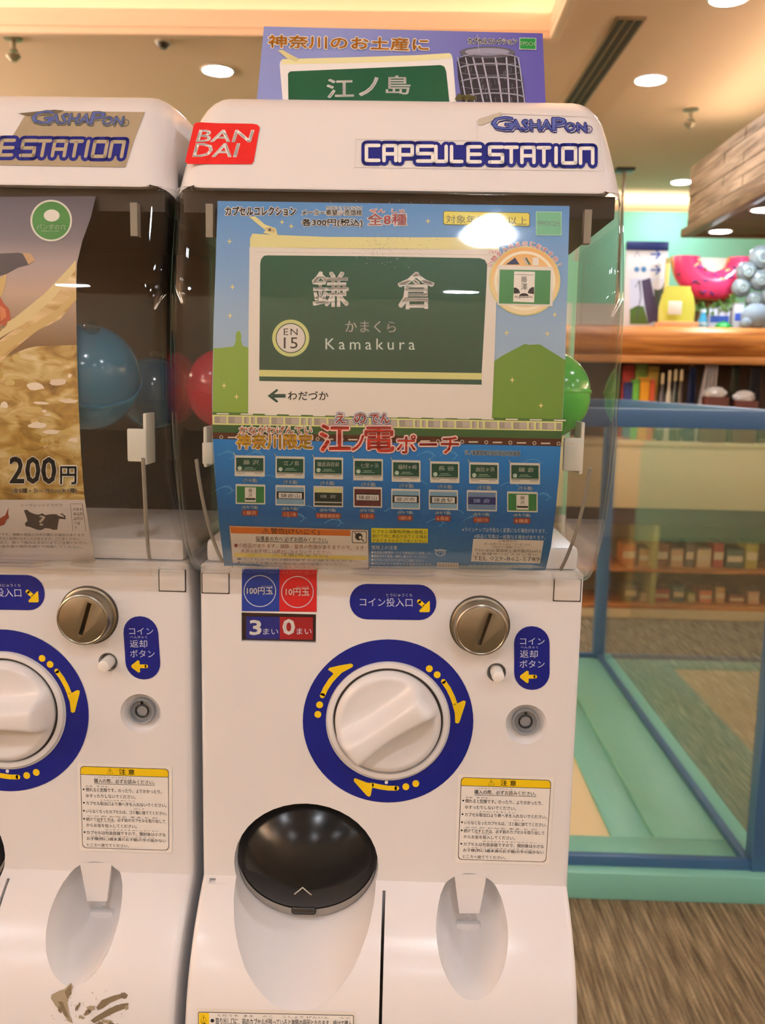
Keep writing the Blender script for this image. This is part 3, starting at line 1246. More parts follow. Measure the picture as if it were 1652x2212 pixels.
def warn_art(P):
    q = [z8(702, 101), z8(1402, 124), z8(1362, 762), z8(677, 741)]

    def lerp(u, v):
        tx_, ty_ = q[0][0] + (q[1][0] - q[0][0]) * u, q[0][1] + (q[1][1] - q[0][1]) * u
        bx_, by_ = q[3][0] + (q[2][0] - q[3][0]) * u, q[3][1] + (q[2][1] - q[3][1]) * u
        return tx_ + (bx_ - tx_) * v, ty_ + (by_ - ty_) * v

    def rr(u0, v0, u1, v1, m, L, ru=.045, rv=.048, corners=(1, 1, 1, 1)):
        pts = []
        for cu, cv, a0, on in ((u1 - ru, v0 + rv, -90, corners[1]), (u1 - ru, v1 - rv, 0, corners[2]), (u0 + ru, v1 - rv, 90, corners[3]), (u0 + ru, v0 + rv, 180, corners[0])):
            if on:
                for k in range(6):
                    a = math.radians(a0 + 18 * k)
                    pts.append(lerp(cu + ru * math.cos(a), cv + rv * math.sin(a)))
            else:
                pts.append(lerp(cu + ru * (1 if cu > .5 else -1), cv + rv * (1 if cv > (v0 + v1) / 2 else -1)))
        P.poly(pts, m, L)
    rr(-.035, -.035, 1.035, 1.035, ink((236, 230, 223)), 1, .03, .03)
    rr(0, 0, 1, 1, ink((60, 56, 52)), 2)
    rr(.007, .007, .993, .993, ink((236, 230, 223)), 3)
    rr(.007, .007, .993, .098, YEL, 4, .04, .045, (1, 1, 0, 0))
    P.poly([lerp(.007, .098), lerp(.993, .098), lerp(.993, .104), lerp(.007, .104)], BLK, 5)
    sl = .031
    P.text('⚠', *z8(912, 118), *z8(960, 164), BLK, 6)
    P.text('注 意', *z8(1008, 124), *z8(1130, 166), BLK, 6, bold=.02, slope=sl)
    P.text('ちゅう い', *z8(1015, 114), *z8(1120, 122), BLK, 6, slope=sl)
    rows_ = [('購入の際、必ずお読みください。', 806, 1283, 197, 232, 0), ('倒れると危険です。のったり、よりかかったり、', 736, 1335, 268, 300, 1), ('ゆすったりしないでください。', 734, 1125, 318, 346, 0),
             ('カプセル取出口より奥へ手を入れないでください。', 731, 1365, 375, 404, 1), ('いらなくなったカプセルは、ゴミ箱に捨ててください。', 727, 1362, 437, 466, 1),
             ('続けて出すときは、必ず前のカプセルを取り出して', 724, 1348, 500, 529, 1), ('からお金を投入してください。', 722, 1118, 547, 575, 0),
             ('カプセルは包装容器ですので、開封後は小さな', 721, 1343, 604, 633, 1), ('お子様(特に3歳未満のお子様)の手の届かない', 719, 1343, 652, 682, 0), ('ところへ捨ててください。', 715, 1047, 702, 728, 0)]
    rub = [('こうにゅう さい かなら よ', 812, 1100, 180, 190), ('たお   き けん', 738, 915, 250, 262), ('とりだしぐち おく て い', 848, 1120, 362, 372), ('ばこ す', 1110, 1190, 430, 440), ('つづ だ かなら まえ と だ', 730, 1290, 484, 496),
           ('かね とうにゅう', 812, 940, 532, 542), ('ほうそうようき かいふうご ちい', 870, 1290, 592, 602), ('こさま とく さいみまん こさま て とど', 752, 1260, 642, 650)]
    for s_, xa, xb, ya, yb_, dot in rows_:
        P.text(s_, *z8(xa, ya), *z8(xb, yb_), BLK, 6, bold=.012, slope=sl)
        if dot:
            P.disc(*z8(xa - 17, (ya + yb_) / 2 - 2), 2.0, BLK, 6, n=12)
    for s_, xa, xb, ya, yb_ in rub:
        P.text(s_, *z8(xa, ya), *z8(xb, yb_), BLK, 6, slope=sl, res=1)
    P.stroke([z8(806, 238), z8(1283, 252)], .9, BLK, 6, False)


def ledge_art(P):
    P.rect(424, 2178, 768, 2300, ink((226, 218, 206)), 1, .022, 4)
    P.rect(428, 2185, 764, 2296, ink((60, 56, 52)), 2, .022, 3)
    P.rect(429.5, 2186.5, 762.5, 2294, ink((232, 226, 218)), 3, .022, 2)
    P.rect(430, 2187, 452, 2294, YEL, 4, .022)
    P.text('⚠', 433, 2192, 447, 2206, BLK, 5)
    P.text('注', 434, 2207, 446, 2220, BLK, 5, bold=.02)
    P.text('意', 434, 2224, 446, 2237, BLK, 5, bold=.02)
    P.disc(459, 2204, 4, BLK, 5, n=14)
    P.text('取り出し口に、前のカプセルが残っていると故障の原因となります。続けて購入', 466, 2197, 760, 2213, BLK, 5, bold=.01, slope=.022)
    P.text('とだぐち  まえ     のこ     こしょう げんいん      つづ', 470, 2190, 756, 2195, BLK, 5, slope=.022, res=1)
    P.text('される前に、必ず前のカプセルを取り出してください。', 466, 2222, 700, 2238, BLK, 5, bold=.01, slope=.022)


build_sticker('knob_sticker', ring_art)['label'] = 'round blue sticker with yellow turning arrows'
build_sticker('slot_sticker', pill_a)['label'] = 'blue pill sticker pointing to the coin slot'
build_sticker('return_sticker', pill_b)['label'] = 'blue pill sticker pointing to the coin return button'
build_sticker('price_sticker', coin_art)['label'] = 'blue and red coin sticker'
build_sticker('coin_count_card', count_art, PlaneSurf((0, .0024, H), (0, -1, 0)))['label'] = 'blue and red coin count behind the window'
build_sticker('caution_sticker', warn_art)['label'] = 'white caution sticker with yellow heading'
led = build_sticker('chute_sticker', ledge_art, LEDGE, root, 6.0)
led['label'] = 'white notice with yellow warning square'

# ------------------------------------------------------------------ printing on the lid
NAVY = ink((28, 38, 130), 0.3)


def q3(x, y):
    return 700 + x * .41162, 220 + y * .41162


LET = {'C': [[(1, 0), (0, 0), (0, 1), (1, 1)]], 'A': [[(0, 1), (0, 0), (1, 0), (1, 1)], [(0, .55), (1, .55)]], 'P': [[(0, 1), (0, 0), (1, 0), (1, .6), (0, .6)]],
       'S': [[(1, 0), (0, 0), (0, .5), (1, .5), (1, 1), (0, 1)]], 'U': [[(0, 0), (0, 1), (1, 1), (1, 0)]], 'L': [[(0, 0), (0, 1), (1, 1)]],
       'E': [[(1, 0), (0, 0), (0, 1), (1, 1)], [(0, .5), (1, .5)]], 'T': [[(0, 0), (1, 0)], [(.5, 0), (.5, 1)]], 'I': [[(.5, 0), (.5, 1)]],
       'O': [[(0, 0), (1, 0), (1, 1), (0, 1), (0, 0)]], 'N': [[(0, 1), (0, 0), (1, 0), (1, 1)]]}
TITLE = [('C', 222, 287), ('A', 314, 376), ('P', 396, 462), ('S', 490, 570), ('U', 586, 640), ('L', 668, 722), ('E', 755, 818), ('S', 868, 935), ('T', 950, 1012), ('A', 1037, 1100), ('T', 1122, 1182), ('I', 1206, 1226), ('O', 1252, 1318), ('N', 1344, 1408)]


def title_strokes():
    out = []
    for ch, xa, xb in TITLE:
        for st in LET[ch]:
            out.append([q3(xa + (xb - xa) * u, 232 + v * 78 + .0135 * (xa - 222)) for u, v in st])
    return out


def title_art(fill):
    def fn(P):
        for st in title_strokes():
            P.bars(st, 22, NAVY, 3)
        P.poly([q3(205, 222), q3(1425, 238), q3(1425, 322), q3(205, 306)], NAVY, 3)
        for st in title_strokes():
            P.bars(st, 7.6, fill, 4)
    return fn


def wordmark_art(fill, edge):
    def fn(P):
        for s_, a, b, y0_, y1_ in (('G', 878, 990, 82, 150), ('ASHA', 975, 1195, 96, 150), ('P', 1195, 1268, 84, 150), ('ON', 1262, 1372, 108, 152)):
            k = .012 * (a - 878)
            x0_, ya = q3(a, y0_ + k)
            x1_, yb_ = q3(b, y1_ + k)
            P.text(s_, x0_ + 2.5, ya + 3.5, x1_ + 2.5, yb_ + 3.5, edge, 2, bold=.03, out=((1.4, edge, 2),))
            P.text(s_, x0_ + 2, ya + 2.5, x1_ + 2, yb_ + 2.5, fill, 3, bold=.02)
            P.text(s_, x0_, ya, x1_, yb_, edge, 4, bold=.03, out=((1.8, edge, 4),))
            P.text(s_, x0_ + .4, ya + .4, x1_ - .4, yb_ - .4, ink((88, 104, 176)), 5)
        P.ring(*q3(1388, 147), 6.2, 8, edge, 4)
        P.text('R', *q3(1380, 140), *q3(1396, 155), edge, 4)
    return fn


def logo_art(P):
    R_ = ink((226, 44, 44), 0.3)
    P.poly([(424, 266), (432, 265), (470, 267), (545, 268), (556, 270), (561, 276), (548, 350), (543, 355.5), (405, 355), (400, 350), (419, 270)], R_, 1)
    z = lambda x, y: (340 + x * .27845, 230 + y * .27845)
    P.text('BAN', *z(300, 186), *z(722, 278), WH, 3, bold=.035, shear=8, slope=.004)
    P.text('DAI', *z(274, 290), *z(612, 393), WH, 3, bold=.035, shear=8, slope=.004)


def sticker_edge(P):
    m = ink((206, 198, 190))
    for seg in (((768, 301), (1031, 305)), ((1031, 305), (1029, 262)), ((1029, 262), (1068, 246)), ((1068, 246), (1290, 254)), ((1290, 254), (1305, 370)), ((1305, 370), (766, 362)), ((766, 362), (768, 301))):
        P.stroke(seg, .9, m, 1, False)
    P.poly([(1033, 258), (1082, 243), (1082, 250), (1062, 262), (1040, 272), (1033, 270)], ink((196, 188, 172)), 2)


lidR = build_sticker('maker_sticker', logo_art, LIDS, root, 8.0)
lidR['label'] = 'red sticker with white capital letters'
titleR = build_sticker('title_sticker', title_art(WH), LIDS, root, 8.0)
titleR['label'] = 'blue title lettering on the white lid'
edgeR = build_sticker('sticker_edge', sticker_edge, LIDS, root, 8.0)
wordR = build_sticker('wordmark_sticker', wordmark_art(WH, NAVY), LIDS, root, 8.0)

# ------------------------------------------------------------------ base under each machine
bm = bmesh.new()
add_box(bm, (0, .12, -.0 + (ZB - .02) / 2 + .02), (.26, .34, ZB - .02), .01)
part(finish(bm, 'stand_column', mat('stand_white', (205, 198, 190), 0.4)), root)
part(box('stand_foot', (-.136, -.06, 0), (.136, .31, .02), mat('stand_dark', (50, 48, 46), 0.5), None, .003), root)

# the neighbour is a copy: same parts, its own knob position and worn lid stickers
PITCH_X = 0.28
keep = {'title_sticker', 'wordmark_sticker', 'sticker_edge', 'chute_sticker'}
left = root.copy()
C.objects.link(left)
left.location = (-PITCH_X, 0, ZB)
for ch in list(root.children):
    if ch.name.split('.')[0] not in keep:
        copy_tree(ch, left)
make_knob(math.radians(36), root)
make_knob(math.radians(3), left)
tag(root, 'white capsule vending machine with a blue sky and green station sign poster inside', 'vending machine', 'capsule vending machines side by side')
tag(left, 'white capsule vending machine with a food photo poster and worn lid stickers', 'vending machine', 'capsule vending machines side by side')
LORG = Vector((-PITCH_X, 0, ZB))
FADE = ink((176, 164, 138))


def worn_bg(P):
    P.poly([(-245, 290), (28, 294), (57, 246), (110, 241), (313, 243), (290, 303), (271, 362), (-255, 353)], ink((168, 154, 128)), 1)
    P.poly([(40, 246), (118, 238), (140, 240), (112, 252), (60, 252)], ink((110, 100, 80)), 2)


o = build_sticker('worn_sticker', worn_bg, LIDS, left, 8.0, origin=LORG)
o['label'] = 'grey brown worn sticker patch'
for src, fn, nm in ((titleR, title_art(FADE), 'title_sticker'), (wordR, wordmark_art(FADE, ink((96, 104, 104))), 'wordmark_sticker')):
    P = Print(LIDS, .0003)
    fn(P)
    o = P.build(nm, left, ORG, 8.0)
    o.location.x = -.0125
    o['label'] = 'faded lettering on the worn grey patch'


def residue(P):
    random.seed(3)
    def blob(cx_, cy_, rx, ry, rot, m, L, n=14, jag=.4):
        pts = []
        for k in range(n):
            a = 2 * math.pi * k / n
            r = 1 + random.uniform(-jag, jag)
            x, y = rx * r * math.cos(a), ry * r * math.sin(a)
            pts.append((cx_ + x * math.cos(rot) - y * math.sin(rot), cy_ + x * math.sin(rot) + y * math.cos(rot)))
        P.poly(pts, m, L)
    D1, D2 = ink((122, 108, 84), .8), ink((158, 146, 122), .8)
    P.poly([(112, 2148), (128, 2140), (140, 2136), (154, 2122), (158, 2132), (150, 2152), (146, 2165), (150, 2190), (158, 2210), (148, 2206), (136, 2188), (120, 2172), (110, 2156)], D2, 1)
    P.poly([(140, 2142), (154, 2126), (155, 2146), (146, 2158)], D1, 2)
    P.poly([(126, 2162), (136, 2164), (150, 2198), (140, 2194)], D1, 2)
    P.poly([(208, 2176), (220, 2160), (246, 2150), (264, 2146), (262, 2156), (238, 2166), (222, 2178), (212, 2182)], D1, 2)
    P.poly([(196, 2204), (206, 2196), (236, 2178), (262, 2168), (278, 2166), (276, 2176), (250, 2186), (226, 2198), (204, 2210)], D1, 2)
    for c_ in ((268, 2151, 8, 6, 0), (168, 2174, 3, 9, .5), (196, 2178, 9, 6, -.4), (190, 2186, 8, 4, -.6), (230, 2206, 12, 5, .2), (216, 2212, 8, 7, 0), (174, 2196, 4, 3, 0), (250, 2176, 10, 4, -.4), (274, 2176, 4, 5, .3), (130, 2180, 4, 8, -.3), (180, 2198, 5, 2.5, 0), (240, 2212, 7, 5, 0)):
        blob(*c_, D1 if random.random() < .6 else D2, 3)
    for k in range(60):
        blob(random.uniform(112, 275), random.uniform(2135, 2212), random.uniform(.6, 1.8), random.uniform(.6, 1.5), 0, D2, 1, 6)


# residue only where the sticker used to sit
o = build_sticker('glue_residue', residue, LEDGE, left, 6.0, origin=LORG)
o['label'] = 'brown glue left where a sticker was torn off'


# =================================================================== POSTER BEHIND THE RIGHT COVER
def q5(x, y):
    return 440 + x * .27845, 420 + y * .27845


def q6(x, y):
    return 880 + x * .29056, 420 + y * .29056


def q7(x, y):
    return 360 + x * .30266, 860 + y * .30266


def q8(x, y):
    return 860 + x * .30266, 860 + y * .30266


def poster_sheet(name, outline, m, step=8.0):
    """Paper sheet with real thickness laid behind the cover."""
    P = Print(POSTS, -.0001)
    P.poly(outline, m, 0)
    return P.build(name, None, (0, 0, 0), step)


zt, zb_ = H + .11, H - .125
SKY = ramp_mat('poster_sky', 2, H - .03, H + .112, [(0, (172, 190, 204)), (.45, (150, 182, 216)), (1, (84, 148, 216))])
SEA = ramp_mat('poster_sea', 2, H - .125, H - .035, [(0, (44, 116, 176)), (.45, (20, 92, 160)), (1, (30, 124, 206))])
GRN = ramp_mat('poster_hill', 0, -.11, .12, [(0, (134, 172, 66)), (1, (96, 142, 38))])
SIGN = ramp_mat('poster_sign', 2, H - .0, H + .085, [(0, (18, 66, 50)), (1, (26, 88, 66))])
POUCH = ink((232, 226, 218))
ZIP = ink((230, 224, 160))
poster = empty('sign_pouch_poster', (0, -.05, H - .12))
PO = (0, -.05, H - .12)
Pp = Print(POSTS, 0.0)
left_e = [(470, 434), (466, 560), (461, 700), (458, 860), (459, 960), (466, 1050), (473, 1130), (484, 1222)]
right_e = [(1178, 1232), (1190, 1180), (1200, 1100), (1207, 1030), (1213, 940), (1220, 800), (1226, 600), (1230, 445)]
outline = left_e + right_e
Pp.poly(outline, SKY, 0)
o = Pp.build('sheet', None, (0, 0, 0), 8.0)
o.parent = poster
o.matrix_parent_inverse = Matrix.Translation(-Vector(PO))

A = Print(POSTS, 0.0, .00005)
A.poly([(461, 752), (475, 752), (505, 748), (509, 736), (509, 722), (512, 716), (515, 714), (519, 717), (521, 724), (521, 738), (525, 748), (545, 752), (545, 897), (459, 893)], GRN, 1)
A.poly([(1060, 785), (1082, 770), (1108, 756), (1133, 743), (1144, 745), (1155, 744), (1166, 744), (1192, 760), (1221, 778), (1214, 906), (1060, 902)], GRN, 1)
# railway strip and sea
A.poly([(459, 890), (1216, 905), (1215, 916), (459, 897)], ink((70, 112, 44)), 2)
A.poly([(459, 896), (1215, 911), (1214, 931), (459, 917)], ink((222, 226, 150)), 3)
A.poly([(459, 917), (1214, 931), (1213, 948), (459, 934)], ink((46, 92, 44)), 3)
A.poly([(459, 934), (1213, 948), (1211, 964), (460, 948)], ink((84, 42, 30)), 3)
A.poly([(460, 947), (1211, 963), (1207, 1030), (1200, 1100), (1190, 1180), (1178, 1232), (484, 1222), (473, 1130), (466, 1050)], SEA, 2)
x = 463
k = 0
while x < 1205:
    w = (26, 30, 11, 9, 27)[k % 5]
    ys = 899 + (x - 459) * .0195
    A.rect(x, ys, min(x + w, 1212), ys + 15, ink((160, 152, 142)), 4, .0195)
    A.rect(x + w * .45, ys + 1, min(x + w, 1212), ys + 14, ink((186, 178, 168)), 5, .0195)
    x += w + 4
    k += 1
for x in range(468, 1200, 52):
    A.rect(x, 892 + (x - 459) * .0195, x + 26, 894.5 + (x - 459) * .0195, WH, 4, .0195)
    A.ring(x + 10, 944 + (x - 459) * .019, 2.4, 4.2, ink((190, 180, 160)), 5)
    A.rect(x + 24, 943 + (x - 459) * .019, x + 44, 946 + (x - 459) * .019, ink((210, 200, 180)), 5)
# waves
WAV = ink((88, 164, 220))
for wx, wy in ((470, 985), (530, 985), (700, 975), (900, 985), (950, 985), (1130, 1000), (465, 1060), (1150, 1075), (700, 1130), (920, 1130), (620, 1120), (1000, 1125), (560, 1035), (760, 1040), (880, 1045), (1080, 1050), (640, 1100), (830, 1105), (960, 1108)):
    pts = [(wx + t_, wy - 9 * math.sin(t_ / 42 * math.pi) + .02 * t_) for t_ in range(0, 43, 6)]
    A.stroke(pts, 1.3, WAV, 3, False)
    if wy < 1000 or wy > 1115 or wx in (465, 1150):
        A.stroke([(wx + 24 + 12 * math.cos(a_), wy - 2 + 9 * math.sin(a_)) for a_ in [math.radians(-150 + 28 * j) for j in range(9)]], 1.3, WAV, 3, False)
# stars
STAR = ink((236, 220, 150))
for sx_, sy_ in ((609, 480), (629, 489), (496, 522), (502, 620), (497, 682), (484, 833), (511, 857), (924, 478), (1094, 719), (1182, 721), (1198, 680), (1106, 821), (1168, 876), (1168, 498)):
    A.poly([(sx_, sy_ - 7), (sx_ + 1.4, sy_ - 1.4), (sx_ + 6, sy_), (sx_ + 1.4, sy_ + 1.4), (sx_, sy_ + 7), (sx_ - 1.4, sy_ + 1.4), (sx_ - 6, sy_), (sx_ - 1.4, sy_ - 1.4)], STAR, 4)
# the big pouch
A.poly([(540, 516), (545, 505), (600, 508), (700, 512), (900, 513), (1000, 513), (1070, 514), (1078, 522), (1078, 545), (540, 540)], ZIP, 4)
A.poly([(539, 534), (700, 538), (1077, 540), (1072, 640), (1068, 760), (1062, 905), (800, 900), (536, 893), (537, 700)], POUCH, 5)
A.poly([q5(350, 175), q5(400, 172), q5(475, 235), q5(560, 265), q5(575, 325), q5(460, 300), q5(480, 280)], ZIP, 6)
A.poly([q5(475, 262), q5(520, 255), q5(555, 275), q5(550, 300), q5(500, 292)], ink((206, 190, 140)), 7)
A.disc(*q5(512, 277), 3, ink((90, 84, 70)), 8, n=14)
A.stroke([(552, 545), (700, 547), (1066, 551)], 1.0, ink((206, 200, 190)), 6, False)
A.poly([(560, 799), (562, 570), (564, 560), (570, 553), (578, 552), (800, 554), (1036, 558), (1047, 562), (1052, 572), (1051, 600), (1046, 700), (1040, 806)], SIGN, 6)
A.poly([(560, 799), (1040, 806), (1040, 820), (560, 813)], ink((214, 214, 140)), 6)
A.poly([(560, 813), (1040, 820), (1040, 831), (560, 823)], ink((22, 76, 58)), 6)
WT = ink((226, 224, 218))
A.text('鎌', 675, 588, 752, 662, WT, 8, bold=.028)
A.text('倉', 860, 589, 937, 667, WT, 8, bold=.028)
A.text('かまくら', 746, 693, 855, 718, WT, 8, bold=.015, slope=.01, space=1.1)
A.text('Kamakura', 703, 731, 896, 755, ink((206, 220, 214)), 8, slope=.004, space=1.45)
A.disc(628, 730.5, 40, ink((206, 214, 140)), 7)
A.disc(628, 730.5, 32.5, ink((36, 66, 56)), 8)
A.disc(628, 730.5, 30.5, ink((222, 218, 212)), 9)
A.text('EN', 613, 710, 643, 724, BLK, 10, space=1.2)
A.text('15', 613, 729, 643, 753, BLK, 10)
A.stroke([(617, 855), (588, 855)], 8, ink((24, 70, 54)), 7, False)
A.stroke([(598, 843), (582, 855), (598, 867)], 5, ink((24, 70, 54)), 7)
A.text('わだづか', 622, 845, 709, 864, BLK, 7, bold=.02, slope=.004)
# headings
PINK, LGR = ink((226, 104, 120)), ink((246, 244, 240))
A.text('カプセルコレクション', 487, 447, 639, 466, ink((48, 46, 44)), 8, bold=.035, out=((2.2, LGR, 6),))
A.text('メーカー希望小売価格', 652, 453, 782, 466, ink((64, 60, 58)), 8, bold=.01, out=((1.6, LGR, 6),))
A.text('各300円(税込)', 652, 473, 783, 491, ink((48, 46, 44)), 8, bold=.025, out=((1.8, LGR, 6),))
A.text('きぼうこうりかかく', 705, 446, 782, 451.5, ink((120, 116, 112)), 8, out=((1, LGR, 6),))
A.text('全8種', 794, 462, 878, 487, PINK, 8, bold=.015, out=((2.2, LGR, 6),))
A.text('ぜん  しゅ', 798, 452, 874, 460, PINK, 8, out=((1.2, LGR, 6),))
A.rect(957, 456, 1144, 486, ink((120, 112, 40)), 5, .02, 5)
A.rect(958.5, 457.5, 1142.5, 484.5, ink((236, 226, 90)), 6, .02, 4)
A.text('対象年齢15才以上', 963, 465, 1138, 483, ink((120, 116, 84)), 8, slope=.022)
A.rect(1157, 457, 1213, 509, ink((170, 214, 196)), 5, .012, 1)
A.rect(1159, 459, 1211, 507, ink((112, 190, 150)), 6, .012)
A.text('EPOCH', 1162, 478, 1208, 489, ink((206, 232, 216)), 7, bold=.02)
# inset circle with the small pouch
CIRC = ramp_mat('poster_circle', 2, H + .028, H + .085, [(0, (246, 236, 206)), (.55, (240, 214, 160)), (1, (236, 176, 92))])
A.disc(1133, 607, 77, ink((222, 214, 140)), 6, 75)
A.disc(1133, 607, 74, CIRC, 7, 72)
A.ring(1133, 607, 60, 66, ink((248, 240, 214)), 8, .97)
arc = '小物を入れるのにおすすめ!'
for i, ch in enumerate(arc):
    a_ = math.radians(-152 + 124 * i / (len(arc) - 1))
    px_, py_ = 1133 + 84 * math.cos(a_), 612 + 84 * math.sin(a_)
    c0, fs = glyphs(ch, 0.0, 2)
    g = (c0 - c0.mean(0)) * 13.5
    rt = a_ + math.pi / 2
    gx = px_ + g[:, 0] * math.cos(rt) + g[:, 1] * math.sin(rt)
    gy = py_ + g[:, 0] * math.sin(rt) - g[:, 1] * math.cos(rt)
    for dx, dy in ((1, 1), (-1, 1), (1, -1), (-1, -1)):
        A.raw(np.c_[gx + dx, gy + dy], fs, LGR, 9)
    A.raw(np.c_[gx, gy], fs, ink((204, 52, 60)), 10)
A.text('こもの', 1055, 541, 1073, 548, ink((204, 52, 60)), 9)
A.poly([(1092, 572), (1112, 557), (1122, 572)], ink((40, 44, 92)), 9)
A.poly([(1128, 558), (1134, 557), (1142, 572), (1137, 573)], ink((196, 190, 176)), 9)
A.poly([(1133, 558), (1137, 557), (1146, 572), (1142, 573)], ink((70, 92, 60)), 9)
A.rect(1150, 557, 1163, 574, ink((236, 232, 222)), 9, 0, 2)
A.poly([(1075, 573), (1194, 578), (1193, 662), (1074, 659)], POUCH, 10)
A.poly([(1079, 583), (1189, 585), (1187, 658), (1077, 656)], ink((66, 140, 84)), 11)
A.poly([(1110, 587), (1155, 588), (1153, 654), (1108, 652)], ink((236, 232, 224)), 12)
A.stroke([(1112, 594), (1153, 595)], .8, BLK, 13, False)
A.text('藤', 1125, 598, 1138, 611, BLK, 13)
A.text('澤', 1125, 613, 1138, 627, BLK, 13)
A.poly([(1109, 622), (1114, 622), (1120, 626), (1123, 634), (1109, 635)], BLK, 13)
A.poly([(1153, 621), (1148, 621), (1142, 626), (1139, 634), (1153, 636)], BLK, 13)
A.disc(1131, 640, 10, BLK, 13, 6, n=20, a0=180, a1=360)
A.text('FUJISAWA', 1112, 640, 1150, 646, BLK, 13, bold=.01)
# middle titles
OR, RD = ink((222, 156, 40)), ink((210, 58, 44))
BO = ink((70, 96, 176))
for s_, a_, b_ in (('え', 724, 747), ('の', 765, 790), ('でん', 799, 841)):
    A.text(s_, a_, 893, b_, 914, RD, 12, bold=.02, out=((3.6, BO, 9), (2.2, LGR, 10)))
A.text('神奈川限定', 511, 937, 675, 969, ink((226, 186, 40)), 12, bold=.02, out=((3.0, LGR, 9), (1.4, ink((200, 84, 40)), 10)))
A.text('かながわげんてい', 517, 920, 674, 937, ink((230, 130, 60)), 12, bold=.02, out=((2.2, LGR, 9),))
A.text('江', 691, 917, 757, 974, RD, 12, bold=.035, out=((3.4, LGR, 10), (4.6, ink((214, 120, 110)), 9)))
A.text('ノ', 760, 940, 786, 973, RD, 12, bold=.035, out=((3.4, LGR, 10), (4.6, ink((214, 120, 110)), 9)))
A.text('電', 788, 922, 851, 975, RD, 12, bold=.035, out=((3.4, LGR, 10), (4.6, ink((214, 120, 110)), 9)))
A.text('ポーチ', 857, 939, 991, 978, RD, 12, bold=.025, out=((3.0, LGR, 10), (4.0, ink((214, 120, 110)), 9)), slope=.006)
A.text('江ノ島電鉄株式会社商品化許諾済', 1004, 972, 1123, 982, ink((60, 70, 90)), 8, slope=.02, out=((1.2, ink((170, 190, 204)), 6),), res=1)
# sixteen small pouches
R1 = [(507, 983, 572, 1028, '藤 沢'), (595, 985, 658, 1032, '江ノ島'), (677, 987, 741, 1034, '鎌倉高校前'), (763, 990, 827, 1037, '七里ヶ浜'), (846, 993, 908, 1040, '稲村ヶ崎'), (929, 996, 992, 1042, '長 谷'), (1013, 998, 1077, 1044, '由比ヶ浜'), (1101, 999, 1166, 1045, '鎌 倉')]
RDK = ink((24, 76, 58))
for x0, y0, x1, y1, s_ in R1:
    A.rect(x0, y0, x1, y1, ink((214, 210, 200)), 6, .02, 1.5)
    A.stroke([(x0 + 1, y0 + 1), (x0 - 2, y0 - 5)], 1.6, ink((190, 176, 130)), 6)
    A.rect(x0 + 3, y0 + 5, x1 - 3, y1 - 12, RDK, 7, .02)
    A.rect(x0 + 3, y1 - 11, x1 - 3, y1 - 9.5, ink((80, 90, 70)), 7, .02)
    n_ = len(s_.replace(' ', ''))
    w = (12 + 7 * n_) if ' ' not in s_ else 34
    w = min(w, 54)
    xm = (x0 + x1) / 2 + (3 if n_ < 5 else 0)
    A.text(s_, xm - w / 2, y0 + 10, xm + w / 2, y0 + 20, ink((206, 210, 200)), 8, bold=.015, slope=.01)
    A.disc(x0 + 11, y0 + 28, 4.6, ink((186, 206, 190)), 8, n=18)
    A.rect(x0 + 22, y0 + 26, x0 + 40, y0 + 27.4, ink((150, 180, 160)), 8)
    A.rect(x0 + 19, y0 + 29.5, x0 + 46, y0 + 30.7, ink((150, 180, 160)), 8)
    A.rect(x0 + 5, y1 - 7, x0 + 22, y1 - 6, ink((120, 112, 104)), 7)
    A.rect(x1 - 22, y1 - 6.6, x1 - 6, y1 - 5.6, ink((120, 112, 104)), 7)
    A.text('(うら面)', xm - 17, y1 + 5, xm + 13, y1 + 14, ink((190, 206, 220)), 7, slope=.02, res=1, out=((1, ink((84, 110, 140)), 6),))
R2 = [(509, 1045, 573, 1088, 0, ''), (595, 1047, 659, 1091, 1, '鎌倉山'), (677, 1049, 741, 1094, 2, '鎌 倉'), (763, 1051, 825, 1095, 3, '鎌倉山'), (845, 1055, 907, 1099, 1, '藤沢市'), (926, 1057, 989, 1100, 1, '鎌倉駅'), (1008, 1058, 1073, 1103, 4, '鎌 倉'), (1095, 1061, 1161, 1105, 0, '')]
NM = ['1.藤沢', '2.江ノ島', '3.鎌倉高校前', '4.七里ヶ浜', '5.稲村ヶ崎', '6.長谷', '7.由比ヶ浜', '8.鎌倉']
